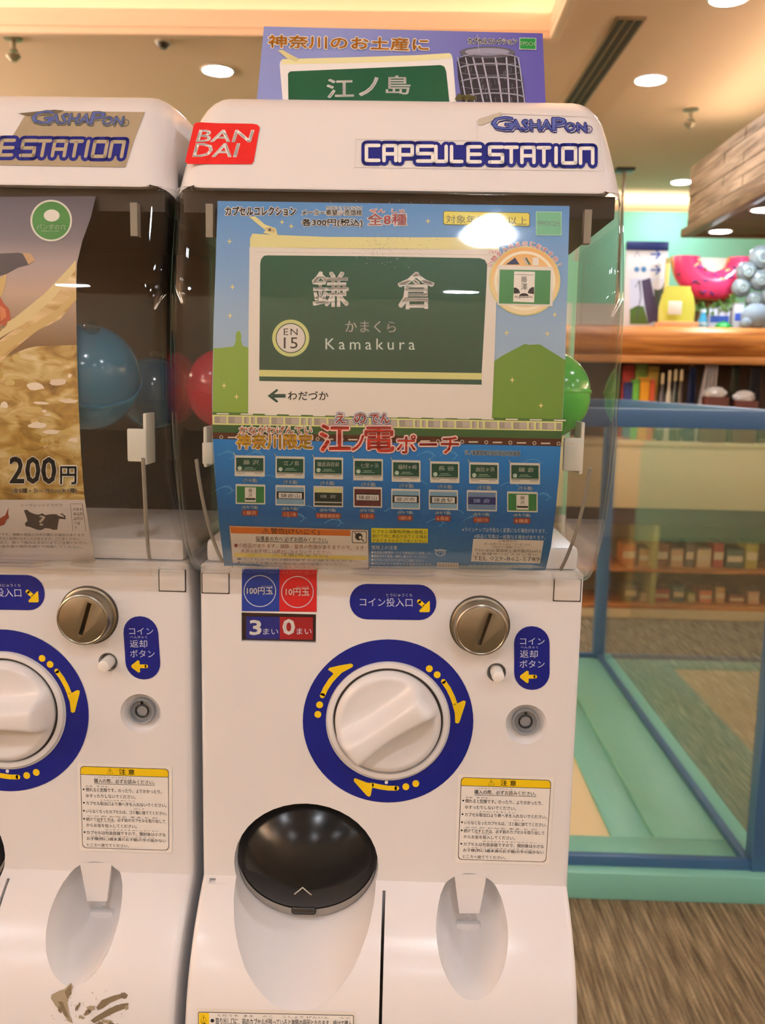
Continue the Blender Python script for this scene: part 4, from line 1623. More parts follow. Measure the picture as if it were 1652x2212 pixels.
for (x0, y0, x1, y1, kd, s_), nm in zip(R2, NM):
    A.rect(x0, y0, x1, y1, ink((208, 206, 198)), 6, .02, 1.5)
    bgc = {0: (52, 122, 62), 1: (126, 164, 190), 2: (36, 46, 40), 3: (92, 38, 42), 4: (104, 130, 166)}[kd]
    A.rect(x0 + 2.5, y0 + 4.5, x1 - 2.5, y1 - 3, ink(bgc), 7, .02)
    ym = (y0 + y1) / 2
    if kd == 0:
        A.rect(x0 + 20, y0 + 7, x1 - 20, y1 - 5, ink((218, 214, 204)), 8, .02)
        A.text('藤', x0 + 28, y0 + 10, x1 - 28, y0 + 18, BLK, 9)
        A.text('沢', x0 + 28, y0 + 20, x1 - 28, y0 + 28, BLK, 9)
        A.rect(x0 + 21, y1 - 13, x1 - 21, y1 - 9, BLK, 9, .02)
    elif kd == 2:
        A.rect(x0 + 2.5, y0 + 4.5, x1 - 2.5, y0 + 14, ink((206, 204, 144)), 8, .02)
        A.rect(x0 + 2.5, y1 - 11, x1 - 2.5, y1 - 9, ink((206, 204, 190)), 8, .02)
        A.text(s_, x0 + 14, ym - 4, x1 - 14, ym + 4, ink((150, 156, 146)), 9)
    elif kd == 4:
        A.rect(x0 + 2.5, ym - 8, x1 - 2.5, ym + 8, ink((32, 40, 104)), 8, .02)
        A.text(s_, x0 + 14, ym - 4, x1 - 14, ym + 5, ink((140, 160, 200)), 9)
    else:
        A.rect(x0 + 2.5 + (4 if kd == 3 else 0), ym - 8, x1 - 2.5 - (4 if kd == 3 else 0), ym + 8, BLK, 8, .02)
        A.rect(x0 + 7, ym - 5.5, x1 - 7, ym + 6.5, ink((216, 214, 208)), 9, .02)
        A.text(s_, x0 + 11, ym - 4, x1 - 11, ym + 5, ink((40, 40, 44)), 10, slope=.02)
    A.text('(おもて面)', x0 + 14, y1 + 4, x1 - 16, y1 + 11, ink((190, 206, 220)), 7, slope=.02, res=1, out=((1, ink((84, 110, 140)), 6),))
    A.rect(x0 + (14 if len(nm) < 7 else 5), y1 + 13, x1 - (16 if len(nm) < 7 else 5), y1 + 25, ink((150, 62, 44)), 6, .02, 3)
    A.text(nm, x0 + (18 if len(nm) < 7 else 8), y1 + 15, x1 - (20 if len(nm) < 7 else 8), y1 + 23, ink((226, 186, 150)), 7, slope=.02)
# warning block
PAP = ink((226, 218, 206))
A.poly([(494, 1134), (796, 1143), (797, 1229), (502, 1225)], ink((130, 110, 96)), 6)
A.poly([(496, 1136), (794.5, 1145), (795.5, 1229), (504, 1224.5)], PAP, 7)
A.poly([(497, 1137), (757, 1144.5), (757, 1157), (499, 1151)], ink((206, 112, 34)), 8)
A.text('⚠警告(けいこく)', 566, 1139, 690, 1153, ink((70, 44, 24)), 9, slope=.025, bold=.015)
A.text('保護者の方へ 必ずお読みください。', 552, 1157, 708, 1168, ink((84, 72, 64)), 9, slope=.02, bold=.01)
A.stroke([(552, 1169), (708, 1172)], .9, BLK, 9, False)
A.text('●小部品があります。誤飲・窒息の危険がありますので、３才', 506, 1172, 786, 1182, ink((150, 62, 60)), 9, slope=.02, res=1)
A.text('未満のお子様には絶対に与えないでください。', 520, 1184, 716, 1193, ink((150, 62, 60)), 9, slope=.02, res=1)
A.poly([(505, 1193), (793, 1200), (793, 1209), (506, 1202)], ink((226, 206, 70)), 8)
A.text('⚠注意(ちゅうい)', 588, 1193, 708, 1201, ink((110, 96, 40)), 9, slope=.022)
for j, s_ in enumerate(('●カプセルや袋は開封後すぐに捨ててください。', '●小さなお子様の手の届かない所で保管してください。', '●用途以外には使用しないでください。')):
    A.text(s_, 512, 1203 + j * 8, 780 - j * 26, 1209 + j * 8, ink((120, 110, 100)), 9, slope=.02, res=1)
A.rect(760, 1146, 792, 1172, ink((60, 52, 46)), 8, .02, 2)
A.rect(761.5, 1147.5, 790.5, 1170.5, PAP, 9, .02, 2)
A.disc(775, 1158, 8, ink((52, 46, 42)), 10, n=24)
A.stroke([(766, 1150), (786, 1168)], 2.2, ink((52, 46, 42)), 10)
A.disc(778, 1160, 3, PAP, 11, n=14)
A.rect(802, 1140, 924, 1171, ink((222, 212, 40)), 6, .012)
for j, s_ in enumerate(('カプセル自動販売機の機構上', '続けて同じ商品が出てくる場合', 'がありますのでご了承ください。')):
    A.text(s_, 804, 1143 + j * 10, 922, 1151 + j * 10, ink((70, 66, 30)), 7, slope=.015)
GT = ink((206, 214, 220))
A.text('使用上の注意', 802, 1177, 858, 1186, GT, 7, slope=.02)
for j in range(5):
    A.text(('●本商品は観賞用ですので用途以外に使用しない', '●直射日光や高温の場所に置かないでください。', '●カプセルの切り口やとがりにご注意ください。', '●水にぬれると色落ちする場合があります。', '●火気の近くで使用しないでください。')[j], 802, 1189 + j * 8, 934 - (j % 3) * 9, 1195 + j * 8, GT, 7, slope=.02, res=1)
A.stroke([(938, 1187), (964, 1188)], 2, GT, 7)
A.ring(951, 1193, 9, 11, GT, 7, .7)
A.text('プラ', 944, 1189, 958, 1197, GT, 8)
A.text('※ラインナップは予告なく変更になる場合があります。', 998, 1138, 1180, 1148, GT, 7, slope=.02, res=1)
A.text('※製品と写真は一部異なる場合があります。', 1024, 1153, 1178, 1162, GT, 7, slope=.02, res=1)
A.poly([(1022, 1163), (1174, 1167), (1166, 1216), (1017, 1212)], PAP, 6)
for s_, xa, xb, ya, yb_, cl in (('お客様窓口', 1076, 1116, 1165, 1170, (120, 100, 90)), ('万一お気づきの点がございましたら', 1046, 1146, 1171, 1177, (110, 70, 60)), ('下記までご連絡ください。', 1062, 1132, 1178, 1183, (110, 90, 80)),
                                ('〒300-4193 茨城県土浦市藤沢3647-5', 1025, 1168, 1184, 1191, (84, 72, 64)), ('お客様サービスセンター', 1028, 1160, 1192, 1198, (100, 90, 80)), ('TEL 029-862-5789', 1022, 1166, 1200, 1209, (84, 76, 66))):
    A.text(s_, xa, ya, xb, yb_, ink(cl), 7, slope=.02, res=1)
A.rect(944, 1214, 990, 1226, PAP, 6, .02)
for j in range(14):
    A.rect(946 + j * 3, 1216, 946 + j * 3 + (1 + j % 2), 1224, ink((150, 144, 140)), 7, .02)
A.text('発売元 株式会社 MADE IN CHINA', 1012, 1218, 1150, 1226, GT, 7, slope=.02, res=1)
o = A.build('artwork', None, (0, 0, 0), 9.0)
o.parent = poster
o.matrix_parent_inverse = Matrix.Translation(-Vector(PO))
tag(poster, 'printed poster of a green station sign pouch under blue sky behind the clear cover', 'poster')

# =================================================================== FOOD POSTER BEHIND THE LEFT COVER
poster2 = empty('food_poster', (-PITCH_X, -.05, H - .12))
P2O = Vector((-PITCH_X, -.05, H - .12))
FOOD = mat('poster_broth', (150, 118, 60), 0.4)
nt = FOOD.node_tree
tc = nt.nodes.new('ShaderNodeTexCoord')
mp = nt.nodes.new('ShaderNodeMapping')
mp.inputs['Scale'].default_value = (55, 20, 105)
nz = nt.nodes.new('ShaderNodeTexNoise')
nz.inputs['Detail'].default_value = 3
nz.inputs['Distortion'].default_value = 0.7
nz.inputs['Scale'].default_value = 1.0
cr = nt.nodes.new('ShaderNodeValToRGB')
for e, (p_, c_) in zip([cr.color_ramp.elements[0], cr.color_ramp.elements[1]] + [cr.color_ramp.elements.new(.5), cr.color_ramp.elements.new(.62)], ((.28, (120, 88, 34)), (.74, (244, 230, 212)), (.46, (178, 144, 72)), (.6, (212, 192, 134)))):
    e.position = p_
    e.color = (*lin(c_), 1)
nt.links.new(tc.outputs['Object'], mp.inputs[0])
nt.links.new(mp.outputs[0], nz.inputs['Vector'])
nt.links.new(nz.outputs['Fac'], cr.inputs[0])
nt.links.new(cr.outputs[0], nt.nodes['Principled BSDF'].inputs['Base Color'])
LT = [(-420, 428), (207, 424), (196, 470), (178, 520), (166, 570), (164, 640), (166, 760), (170, 880), (175, 980), (182, 1070), (194, 1150), (206, 1212), (-400, 1218)]
Pp = Print(POSTS, 0.0)
Pp.poly(LT, FOOD, 0)
o = Pp.build('sheet', None, (0, 0, 0), 8.0)
o.parent = poster2
o.matrix_parent_inverse = Matrix.Translation(-P2O)
A = Print(POSTS, 0.0, .00005)
BG = ramp_mat('poster_bowl', 2, H + .02, H + .11, [(0, (126, 98, 66)), (.35, (190, 166, 150)), (.55, (176, 160, 158)), (.72, (124, 118, 128)), (1, (96, 92, 106))])
A.poly([(-420, 428), (207, 424), (196, 470), (178, 520), (166, 570), (164, 640), (166, 745), (120, 740), (60, 752), (0, 775), (-420, 790)], BG, 1)
NOOD = wood('poster_noodle', ((188, 150, 84), (238, 216, 168)), (40, 10, 160), 0.4, (0, math.radians(38), 0))
A.poly([(-60, 800), (0, 735), (60, 690), (110, 640), (164, 566), (165, 648), (130, 690), (80, 715), (30, 755), (-20, 800), (-60, 840)], NOOD, 3)
A.poly([(0, 702), (30, 688), (96, 635), (150, 578), (164, 562), (164, 582), (120, 640), (60, 694), (0, 730)], ink((222, 204, 150)), 4)
A.poly([(0, 742), (60, 708), (130, 664), (165, 630), (165, 646), (120, 690), (40, 740), (0, 772)], ink((206, 180, 118)), 4)
A.poly([(-40, 560), (0, 548), (40, 546), (66, 552), (76, 562), (64, 572), (40, 578), (14, 592), (0, 596), (-40, 590)], ink((74, 68, 70)), 3)
A.poly([(48, 546), (66, 548), (76, 562), (62, 572), (56, 560)], ink((196, 160, 116)), 4)
A.poly([(0, 600), (14, 592), (12, 612), (4, 640), (0, 640)], ink((206, 178, 112)), 3)
A.poly([(-30, 630), (0, 640), (8, 655), (20, 668), (24, 690), (10, 708), (0, 716), (-30, 730)], ink((178, 70, 36)), 4)
A.poly([(0, 660), (12, 668), (14, 684), (2, 694)], ink((216, 128, 80)), 5)
random.seed(11)
for k in range(26):
    x, y = random.uniform(-10, 165), random.uniform(770, 975)
    rx, ry = random.uniform(5, 24), random.uniform(3, 9)
    c_ = random.choice(((226, 212, 190), (206, 184, 118), (188, 160, 84), (236, 224, 206)))
    pts = []
    for j in range(12):
        a_ = 2 * math.pi * j / 12
        rr_ = random.uniform(.7, 1.15)
        pts.append((min(x + rx * rr_ * math.cos(a_), 168), y + ry * rr_ * math.sin(a_)))
    A.poly(pts, ink(c_), 2 + (k % 2))
# logo disc, price, lower white part
A.ring(111, 477, 41, 45, ink((226, 226, 214)), 6)
A.disc(111, 477, 41.5, ink((66, 140, 62)), 5)
A.disc(112, 466, 17, ink((236, 232, 222)), 6, 13)
A.text('パンダの穴', 80, 484, 142, 496, ink((206, 220, 190)), 6, bold=.01, slope=.02)
A.text('PANDA NO ANA', 90, 498, 128, 501, ink((196, 214, 180)), 6, res=1)
A.text('200', 22, 987, 121, 1043, BLK, 9, bold=.035, slope=.01, out=((3.2, LGR, 7),))
A.text('円', 131, 1007, 165, 1045, BLK, 9, bold=.02, out=((3.0, LGR, 7),))
A.text('(全5種・シークレット1種)', 26, 1054, 166, 1066, ink((60, 50, 40)), 9, bold=.01, out=((1.2, ink((206, 186, 150)), 7),))
A.poly([(-400, 1086), (0, 1079), (183, 1079), (194, 1150), (206, 1212), (-400, 1218)], ink((214, 206, 204)), 6)
A.text('シークレットデスガラ', 45, 1087, 135, 1094, ink((100, 92, 90)), 7, res=1)
A.poly([(52, 1102), (58, 1100), (66, 1106), (76, 1110), (84, 1111), (92, 1108), (98, 1112), (110, 1110), (122, 1110), (128, 1114), (136, 1116), (140, 1118), (136, 1112), (130, 1110), (134, 1108), (142, 1114), (142, 1121), (134, 1120), (128, 1120), (126, 1130), (124, 1143), (116, 1144), (108, 1141), (98, 1140), (90, 1144), (82, 1144), (74, 1141), (64, 1137), (56, 1136), (54, 1130), (60, 1124), (56, 1112)], ink((74, 66, 64)), 8)
A.text('?', 85, 1113, 98, 1134, ink((206, 200, 196)), 9, bold=.02)
A.poly([(-14, 1125), (2, 1118), (12, 1112), (16, 1102), (19, 1096), (18, 1108), (20, 1118), (14, 1122), (10, 1132), (0, 1136), (-14, 1140)], ink((160, 70, 48)), 8)
A.stroke([(152, 1088), (178, 1088), (186, 1148)], .8, ink((120, 110, 108)), 7, False)
A.stroke([(152, 1088), (158, 1146)], .8, ink((120, 110, 108)), 7, False)
for j, s_ in enumerate(('未開封', '新品同様', 'の商品です')):
    for i, ch in enumerate(s_):
        A.text(ch, 172 - j * 7 + i * .8, 1096 + i * 10, 178 - j * 7 + i * .8, 1103 + i * 10, ink((110, 100, 96)), 8, res=1)
for j, s_ in enumerate(('※写真はイメージです。実際の商品とは多少異なる場合があります。', '※商品の仕様は予告なく変更になることがあります。ご了承ください。', '※対象年齢15才以上。誤って飲み込まないようご注意ください。', '※直射日光や高温多湿の場所を避けて保管してください。')):
    A.text(s_, -60, 1150 + j * 8.5, 186 + j * 2 - (j % 2) * 14, 1156 + j * 8.5, ink((104, 94, 92)), 8, slope=.008, res=1)
o = A.build('artwork', None, (0, 0, 0), 9.0)
o.parent = poster2
o.matrix_parent_inverse = Matrix.Translation(-P2O)
tag(poster2, 'printed noodle soup photo poster with price behind the clear cover', 'poster')

# =================================================================== TOPPER CARD STANDING ON THE RIGHT LID
tb_ = np.array([0, .075, H + .193])
tn = np.array([0, -1.0, .45])
CARD = PlaneSurf(tb_, tn)
cm, cn = CARD.map([(555, 212), (1178, 217)])
card = empty('topper_card', tuple((cm[0] + cm[1]) / 2))
CO = Vector(card.location)
CBG = ramp_mat('card_blue', 0, -.05, .10, [(0, (140, 152, 212)), (1, (92, 88, 176))])
quad = [(570, 57), (1172, 72), (1180, 262), (551, 252)]
P = Print(CARD, 0.0)
fr_, _n = P.surf.map(quad)
bm = bmesh.new()
va = [bm.verts.new(v) for v in fr_]
vb = [bm.verts.new(v - CARD.n * .0012) for v in fr_]
bm.faces.new(va)
bm.faces.new(vb)
for k in range(4):
    bm.faces.new((va[k], va[(k + 1) % 4], vb[(k + 1) % 4], vb[k]))
o = finish(bm, 'card_board', CBG, None, False)
o.data.transform(Matrix.Translation(-CO))
o.parent = card
A = Print(CARD, .0002, .00006)
q1 = lambda x, y: (540 + x * .39952, 40 + y * .39952)
OGT = ink((226, 146, 40))
A.text('神奈川のお土産に', *q1(100, 92), *q1(965, 160), OGT, 8, bold=.03, slope=.022, out=((2.6, LGR, 6),))
A.poly([q1(165, 230), q1(300, 222), q1(600, 213), q1(900, 204), q1(1080, 190), q1(1090, 200), q1(1096, 225), q1(1115, 460), q1(178, 460), q1(160, 250)], ink((236, 234, 232)), 2)
A.poly([q1(172, 222), q1(300, 218), q1(600, 210), q1(900, 200), q1(1078, 189), q1(1090, 200), q1(1088, 216), q1(900, 232), q1(500, 244), q1(175, 250)], ink((232, 228, 176)), 3)
A.poly([q1(150, 175), q1(175, 172), q1(215, 195), q1(268, 222), q1(250, 238), q1(200, 218)], ink((216, 208, 150)), 4)
A.poly([q1(205, 300), q1(218, 288), q1(600, 272), q1(1030, 254), q1(1050, 262), q1(1060, 290), q1(1078, 460), q1(208, 460)], ink((24, 84, 60)), 4)
A.text('江', *q1(416, 332), *q1(560, 432), LGR, 6, bold=.03, slope=-.02)
A.text('ノ', *q1(590, 322), *q1(692, 420), LGR, 6, bold=.03)
A.text('島', *q1(735, 312), *q1(866, 412), LGR, 6, bold=.02)
A.text('えのしま', *q1(560, 470), *q1(760, 500), LGR, 6)
A.text('カプセルコレクション', *q1(1178, 108), *q1(1442, 140), ink((40, 38, 44)), 8, bold=.03, slope=.01, out=((1.3, LGR, 6),))
A.rect(*q1(1456, 107), *q1(1546, 170), ink((226, 232, 226)), 6, .02)
A.rect(*q1(1459, 110), *q1(1543, 167), ink((30, 138, 62)), 7, .02)
A.text('EPOCH', *q1(1464, 128), *q1(1538, 150), ink((214, 228, 200)), 8, bold=.02, slope=.02)
# lattice tower picture
DK, LG2 = ink((52, 50, 58)), ink((176, 178, 200))
A.poly([q1(1118, 235), q1(1150, 190), q1(1240, 160), q1(1350, 155), q1(1425, 180), q1(1445, 230), q1(1475, 330), q1(1490, 470), q1(1150, 470), q1(1125, 330)], DK, 2)
A.disc(*q1(1282, 185), 150 * .4, ink((96, 96, 110)), 3, 13, n=30)
A.disc(*q1(1282, 182), 120 * .4, ink((150, 152, 176)), 4, 8, n=30)
A.stroke([q1(1228, 90), q1(1238, 195)], 1.2, LG2, 5)
for xa, xb in ((1122, 1170), (1165, 1215), (1205, 1262), (1255, 1305), (1325, 1362), (1385, 1402), (1430, 1448), (1450, 1484)):
    A.stroke([q1(xa, 215), q1((xa + xb) / 2, 330), q1(xb, 460)], 3.4 if 1200 < xa < 1400 else 2.6, LG2, 6)
for y0_, hw_ in ((215, 162), (270, 168), (345, 174), (430, 176)):
    A.stroke([q1(1290 + (y0_ - 215) * .12 + hw_ * math.cos(a_), y0_ + 8 + 32 * math.sin(a_)) for a_ in [math.radians(200 + 14 * j) for j in range(11)]], 3.0, ink((148, 150, 168)), 7)
    A.stroke([q1(1290 + (y0_ - 215) * .12 + hw_ * math.cos(a_), y0_ + 18 + 22 * math.sin(a_)) for a_ in [math.radians(20 + 14 * j) for j in range(11)]], 1.6, ink((112, 112, 126)), 5)
for k in range(40):
    x, y = random.uniform(1150, 1460), random.uniform(230, 430)
    A.stroke([q1(x, y), q1(x + random.uniform(-6, 6), y + 26)], 1.0, ink((120, 120, 138)), 4)
for k in range(10):
    A.disc(*q1(1120 + 10 * k, 428 + random.uniform(-8, 10)), 5, ink((92, 88, 52)), 8, n=9)
o = A.build('card_print', None, CO)
o.parent = card
# folded rear strut resting on the lid
p_ = (CARD.map([(860, 200)])[0][0])
box('strut', (-.012, .004, -.003), (.012, .05, 0.0), ink((206, 204, 200)), card)
tag(card, 'violet blue topper card with a white and green pouch, standing on the machine lid', 'card')

# =================================================================== CAPSULES IN THE GLOBES
def capsule(px, Y, r, col, label, tilt=0.3, topc=(226, 236, 236)):
    c_ = hit_y(px[0], px[1], Y)
    t = empty('toy_capsule', (c_[0], c_[1], c_[2] - r))
    t.rotation_euler = (tilt, tilt * .6, 0)
    nm = '%02x%02x%02x' % col
    m = mat('capsule_' + nm, col, 0.18, spec=0.6, trans=0.25)
    bm = bmesh.new()
    lathe(bm, [(r * math.sin(math.radians(a_)) if a_ > 1 else .0005, r - r * math.cos(math.radians(a_))) for a_ in range(0, 91, 9)] + [(r * 1.03, r), (r * 1.03, r + .002)], 36)
    finish(bm, 'lower_shell', m, t)
    bm = bmesh.new()
    lathe(bm, [(r, r + .002)] + [(max(.0005, r * math.sin(math.radians(a_))), r + .002 - r * math.cos(math.radians(a_))) for a_ in range(99, 181, 9)], 36)
    finish(bm, 'upper_shell', mat('capsule_top_' + nm, tuple(min(255, int(v * .9 + 22)) for v in col), 0.14, spec=0.6, trans=0.35), t)
    bm = bmesh.new()
    lathe(bm, [(.0034, r * 2 + .001), (.0050, r * 2 + .003), (.0050, r * 2 + .006), (.0034, r * 2 + .008)], 16)
    finish(bm, 'cap_bead', clear('capsule_bead', (214, 226, 220), 0.04, 1.5), t)
    tag(t, label, 'capsule', 'toy capsules inside the globes')
    return t


capsule((478, 840), .0, .0262, (206, 30, 62), 'crimson toy capsule beside the blue sky poster', .2)
capsule((1190, 855), -.006, .0285, (70, 206, 66), 'bright green toy capsule beside the blue sky poster', -.1, (170, 236, 160))
capsule((180, 800), -.006, .034, (36, 128, 172), 'blue toy capsule beside the food poster', .5, (120, 190, 206))
capsule((330, 850), .055, .026, (24, 88, 120), 'dark blue toy capsule standing in for a reflection on the food poster globe side wall', .2, (120, 190, 206))  # dimmer copy stands in for a reflection on the side wall

# =================================================================== GLASS DISPLAY CASE
BLUEF = mat('blue_frame_paint', (58, 100, 148), 0.4, noise=0.02, nscale=12)
MINTF = mat('mint_frame_paint', (134, 206, 194), 0.4, noise=0.02, nscale=8)
GLASS = clear('case_glass', (250, 252, 250), 0.0, 1.5)
fb = hit_z(1420, 1947, 0.0)
GY = float(fb[1])                                  # front face of the mint base
rb_ = hit_y(1618, 1880, GY)
GX1 = float(rb_[0]) + .03
far = hit_z(1288, 1412, 0.09)
GYF = float(far[1])
GX0 = -.35
GT_ = float(hit_y(1500, 886, GY)[2])               # top of the frame
BH = .075
case = empty('glass_display_case', ((GX0 + GX1) / 2, GY, 0))
CORG = Vector(case.location)


def cpart(name, lo, hi, m, bev=.003):
    o_ = box(name, Vector(lo) - CORG, Vector(hi) - CORG, m, case, bev)
    return o_


OX = GX1 + .06
# mint base ring
cpart('base_rail', (GX0 - .06, GY, 0), (OX, GY + .20, BH), MINTF)
cpart('base_rail', (GX1 - .22, GY + .2, 0), (OX, GYF + .06, BH), MINTF)
cpart('base_rail', (GX0 - .06, GY + .2, 0), (GX0 + .2, GYF + .06, BH), MINTF)
cpart('base_rail', (GX0 + .2, GYF - .1, 0), (GX1 - .22, GYF + .06, BH), MINTF)
cpart('base_panel', (GX0 + .2, GY + .2, 0), (GX1 - .30, GYF - .1, BH - .02), mat('cream_board', (250, 226, 176), 0.5))
cpart('base_bevel', (GX1 - .34, GY + .2, 0), (GX1 - .22, GYF - .1, BH - .012), MINTF)
# blue channel the panes stand in
pw = .028
cpart('pane_channel', (GX0, GY + .035, BH), (GX1, GY + .060, BH + .028), BLUEF)
cpart('pane_channel', (GX1 - .022, GY + .06, BH), (GX1, GYF, BH + .022), BLUEF)
cpart('pane_channel', (GX0, GY + .06, BH), (GX0 + .022, GYF, BH + .022), BLUEF)
cpart('pane_channel', (GX0, GYF - .022, BH), (GX1, GYF, BH + .022), BLUEF)
# posts
for px0, py0 in ((GX1 - .012, GY + .03), (GX0 - .03, GY + .03)):
    cpart('post', (px0, py0, BH), (px0 + .058, py0 + .05, GT_ - .04), BLUEF)
for px0, py0 in ((GX1 - .04, GYF - .03), (GX0 - .03, GYF - .03)):
    cpart('post', (px0, py0, BH), (px0 + .05, py0 + .05, GT_ - .04), BLUEF)
# top rails and glass
cpart('top_rail', (GX0 - .03, GY + .02, GT_ - .046), (GX1 + .046, GY + .075, GT_), BLUEF)
cpart('top_rail', (GX0 - .03, GYF - .03, GT_ - .046), (GX1 + .046, GYF + .02, GT_), BLUEF)
cpart('top_rail', (GX1 - .012, GY + .075, GT_ - .046), (GX1 + .046, GYF - .03, GT_), BLUEF)
cpart('top_rail', (GX0 - .03, GY + .075, GT_ - .046), (GX0 + .02, GYF - .03, GT_), BLUEF)
cpart('pane', (GX0 + .03, GY + .044, BH + .02), (GX1 - .012, GY + .050, GT_ - .046), GLASS, 0)
cpart('pane', (GX1 - .014, GY + .08, BH + .015), (GX1 - .008, GYF - .03, GT_ - .046), GLASS, 0)
cpart('pane', (GX0 + .008, GY + .08, BH + .015), (GX0 + .014, GYF - .03, GT_ - .046), GLASS, 0)
tag(case, 'empty glass display case with blue posts on a mint green base', 'display case')

# =================================================================== WOOD AND CREAM DISPLAY ISLAND
IY = float(hit_z(1480, 1340, 0.0)[1])              # front foot of the island
IX0 = .55
ITOP = float(hit_y(1480, 955, IY)[2])
isl = empty('display_island', (IX0 + 1.9, IY, 0))
IO = Vector(isl.location)
IX1 = IX0 + 3.8


def ipart(name, lo, hi, m, bev=.003):
    return box(name, Vector(lo) - IO, Vector(hi) - IO, m, isl, bev)


CRM = mat('island_cream', (222, 200, 158), 0.55, noise=0.02, nscale=5)
HW = wood('honey_wood', ((150, 84, 34), (224, 150, 74)), (2.2, 18, 26), 0.35)
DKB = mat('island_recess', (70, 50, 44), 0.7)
zs = lambda y: float(hit_y(1480, y, IY)[2])
ipart('counter_front', (IX0, IY, zs(1100)), (IX1, IY + .03, ITOP - .03), CRM)
ipart('counter_top', (IX0 - .02, IY - .01, ITOP - .03), (IX1, IY + .75, ITOP), CRM)
ipart('dark_rail', (IX0, IY + .03, zs(1138)), (IX1, IY + .05, zs(1100)), DKB)  # dark brown strip set back below the counter front
ipart('back_panel', (IX0, IY + .40, .06), (IX1, IY + .43, ITOP - .03), mat('island_back', (150, 128, 98), 0.7))
ipart('plinth', (IX0, IY + .02, 0), (IX1, IY + .74, .06), CRM)
SH1, SH2 = zs(1232), zs(1318)
ipart('shelf', (IX0, IY + .01, SH1 - .02), (IX1, IY + .4, SH1), HW)
ipart('shelf', (IX0, IY + .01, .06), (IX1, IY + .4, .085), HW)
for k in range(5):
    xx = IX0 + k * (3.8 - .03) / 4
    ipart('upright', (xx, IY + .02, .06), (xx + .03, IY + .4, zs(1138)), mat('olive_upright', (176, 166, 96), 0.6))
# raised wooden shelf on posts
WB, WTp = float(hit_y(1480, 768, IY)[2]), float(hit_y(1480, 706, IY)[2])
bm = bmesh.new()
prof = [(IY - .06 + .06 * (1 - math.sin(a_)), (WB + WTp) / 2 - (WTp - WB) / 2 * math.cos(a_)) for a_ in [math.radians(12 * j) for j in range(16)]]
prof += [(IY + .7, WTp), (IY + .7, WTp - .06), (IY + .12, WTp - .06), (IY + .12, WB)]
va = [bm.verts.new((IX0 - .1 - IO.x, y - IO.y, z)) for y, z in prof]
vb = [bm.verts.new((IX1 - IO.x, y - IO.y, z)) for y, z in prof]
for k in range(len(prof)):
    j = (k + 1) % len(prof)
    bm.faces.new((va[k], va[j], vb[j], vb[k]))
bm.faces.new(va)
bm.faces.new(vb)
finish(bm, 'wooden_shelf', HW, isl)
ipart('shelf_fillet', (IX0 - .1, IY - .02, WB - .045), (IX1, IY + .10, WB), wood('honey_wood_light', ((176, 112, 56), (228, 164, 96)), (2.2, 18, 26), 0.4), .008)
for xx in (IX0 + .02, IX0 + 1.9, IX1 - .08):
    ipart('shelf_post', (xx, IY + .4, ITOP), (xx + .06, IY + .46, WTp - .06), HW)
ipart('back_board', (IX0, IY + .47, ITOP), (IX1, IY + .49, WTp - .06), mat('dark_back_board', (74, 58, 46), 0.7))
tag(isl, 'long cream display counter with a raised honey coloured wooden shelf', 'counter')

# =================================================================== GOODS
def prod(x, y, Y, zbase):
    return float(hit_y(x, y, Y)[0])


def good_box(x0, x1, y_top, Y, zb, col, label, group, depth=.06, band=None):
    a_ = hit_y(x0, y_top, Y)
    b_ = hit_y(x1, y_top, Y)
    cx_ = (a_[0] + b_[0]) / 2
    w, h = b_[0] - a_[0], a_[2] - zb
    t = empty('goods_box', (cx_, Y + depth / 2, zb))
    box('carton', (-w / 2, -depth / 2, 0), (w / 2, depth / 2, h), ink(col, .45), t, .002)
    bc = band or tuple(min(255, int(v * .5 + 120)) for v in col)
    box('printed_band', (-w / 2 * .9, -depth / 2 - .0012, h * .32), (w / 2 * .9, -depth / 2 + .001, h * .62), ink(bc, .45), t)
    box('lid_flap', (-w / 2 * 1.01, -depth / 2 * 1.01, h * .93), (w / 2 * 1.01, depth / 2 * 1.01, h + .002), ink(tuple(int(v * .8) for v in col), .45), t)
    tag(t, label, 'box', group)
    return t


def bottle(x, y_top, Y, zb, r, col, capc, label, group, cone=False):
    a_ = hit_y(x, y_top, Y)
    h = a_[2] - zb
    t = empty('goods_bottle', (a_[0], Y, zb))
    bm = bmesh.new()
    if cone:
        lathe(bm, [(r * .92, 0), (r, .01), (r * .98, h * .35), (r * .62, h * .6), (r * .5, h * .82)], 20)
    else:
        lathe(bm, [(r * .95, 0), (r, .008), (r, h * .62), (r * .42, h * .76), (r * .4, h * .86)], 20)
    finish(bm, 'bottle_body', ink(col, .25), t)
    bm = bmesh.new()
    lathe(bm, [(r * .5, h * .84), (r * .5, h * .97), (r * .42, h)], 16)
    finish(bm, 'bottle_cap', ink(capc, .4), t)
    bm = bmesh.new()
    lathe(bm, [(r * 1.015, h * .16), (r * 1.015, h * (.34 if cone else .5))], 20, cap=False)
    finish(bm, 'bottle_label', ink(tuple(int(v * .35 + 150) for v in col), .5), t)
    tag(t, label, 'bottle', group)
    return t


GS = 'goods on the raised wooden shelf'
GC = 'goods on the cream counter top'
GL = 'boxed goods on the low counter shelves'
SY = IY + .14                                      # row on the wooden shelf
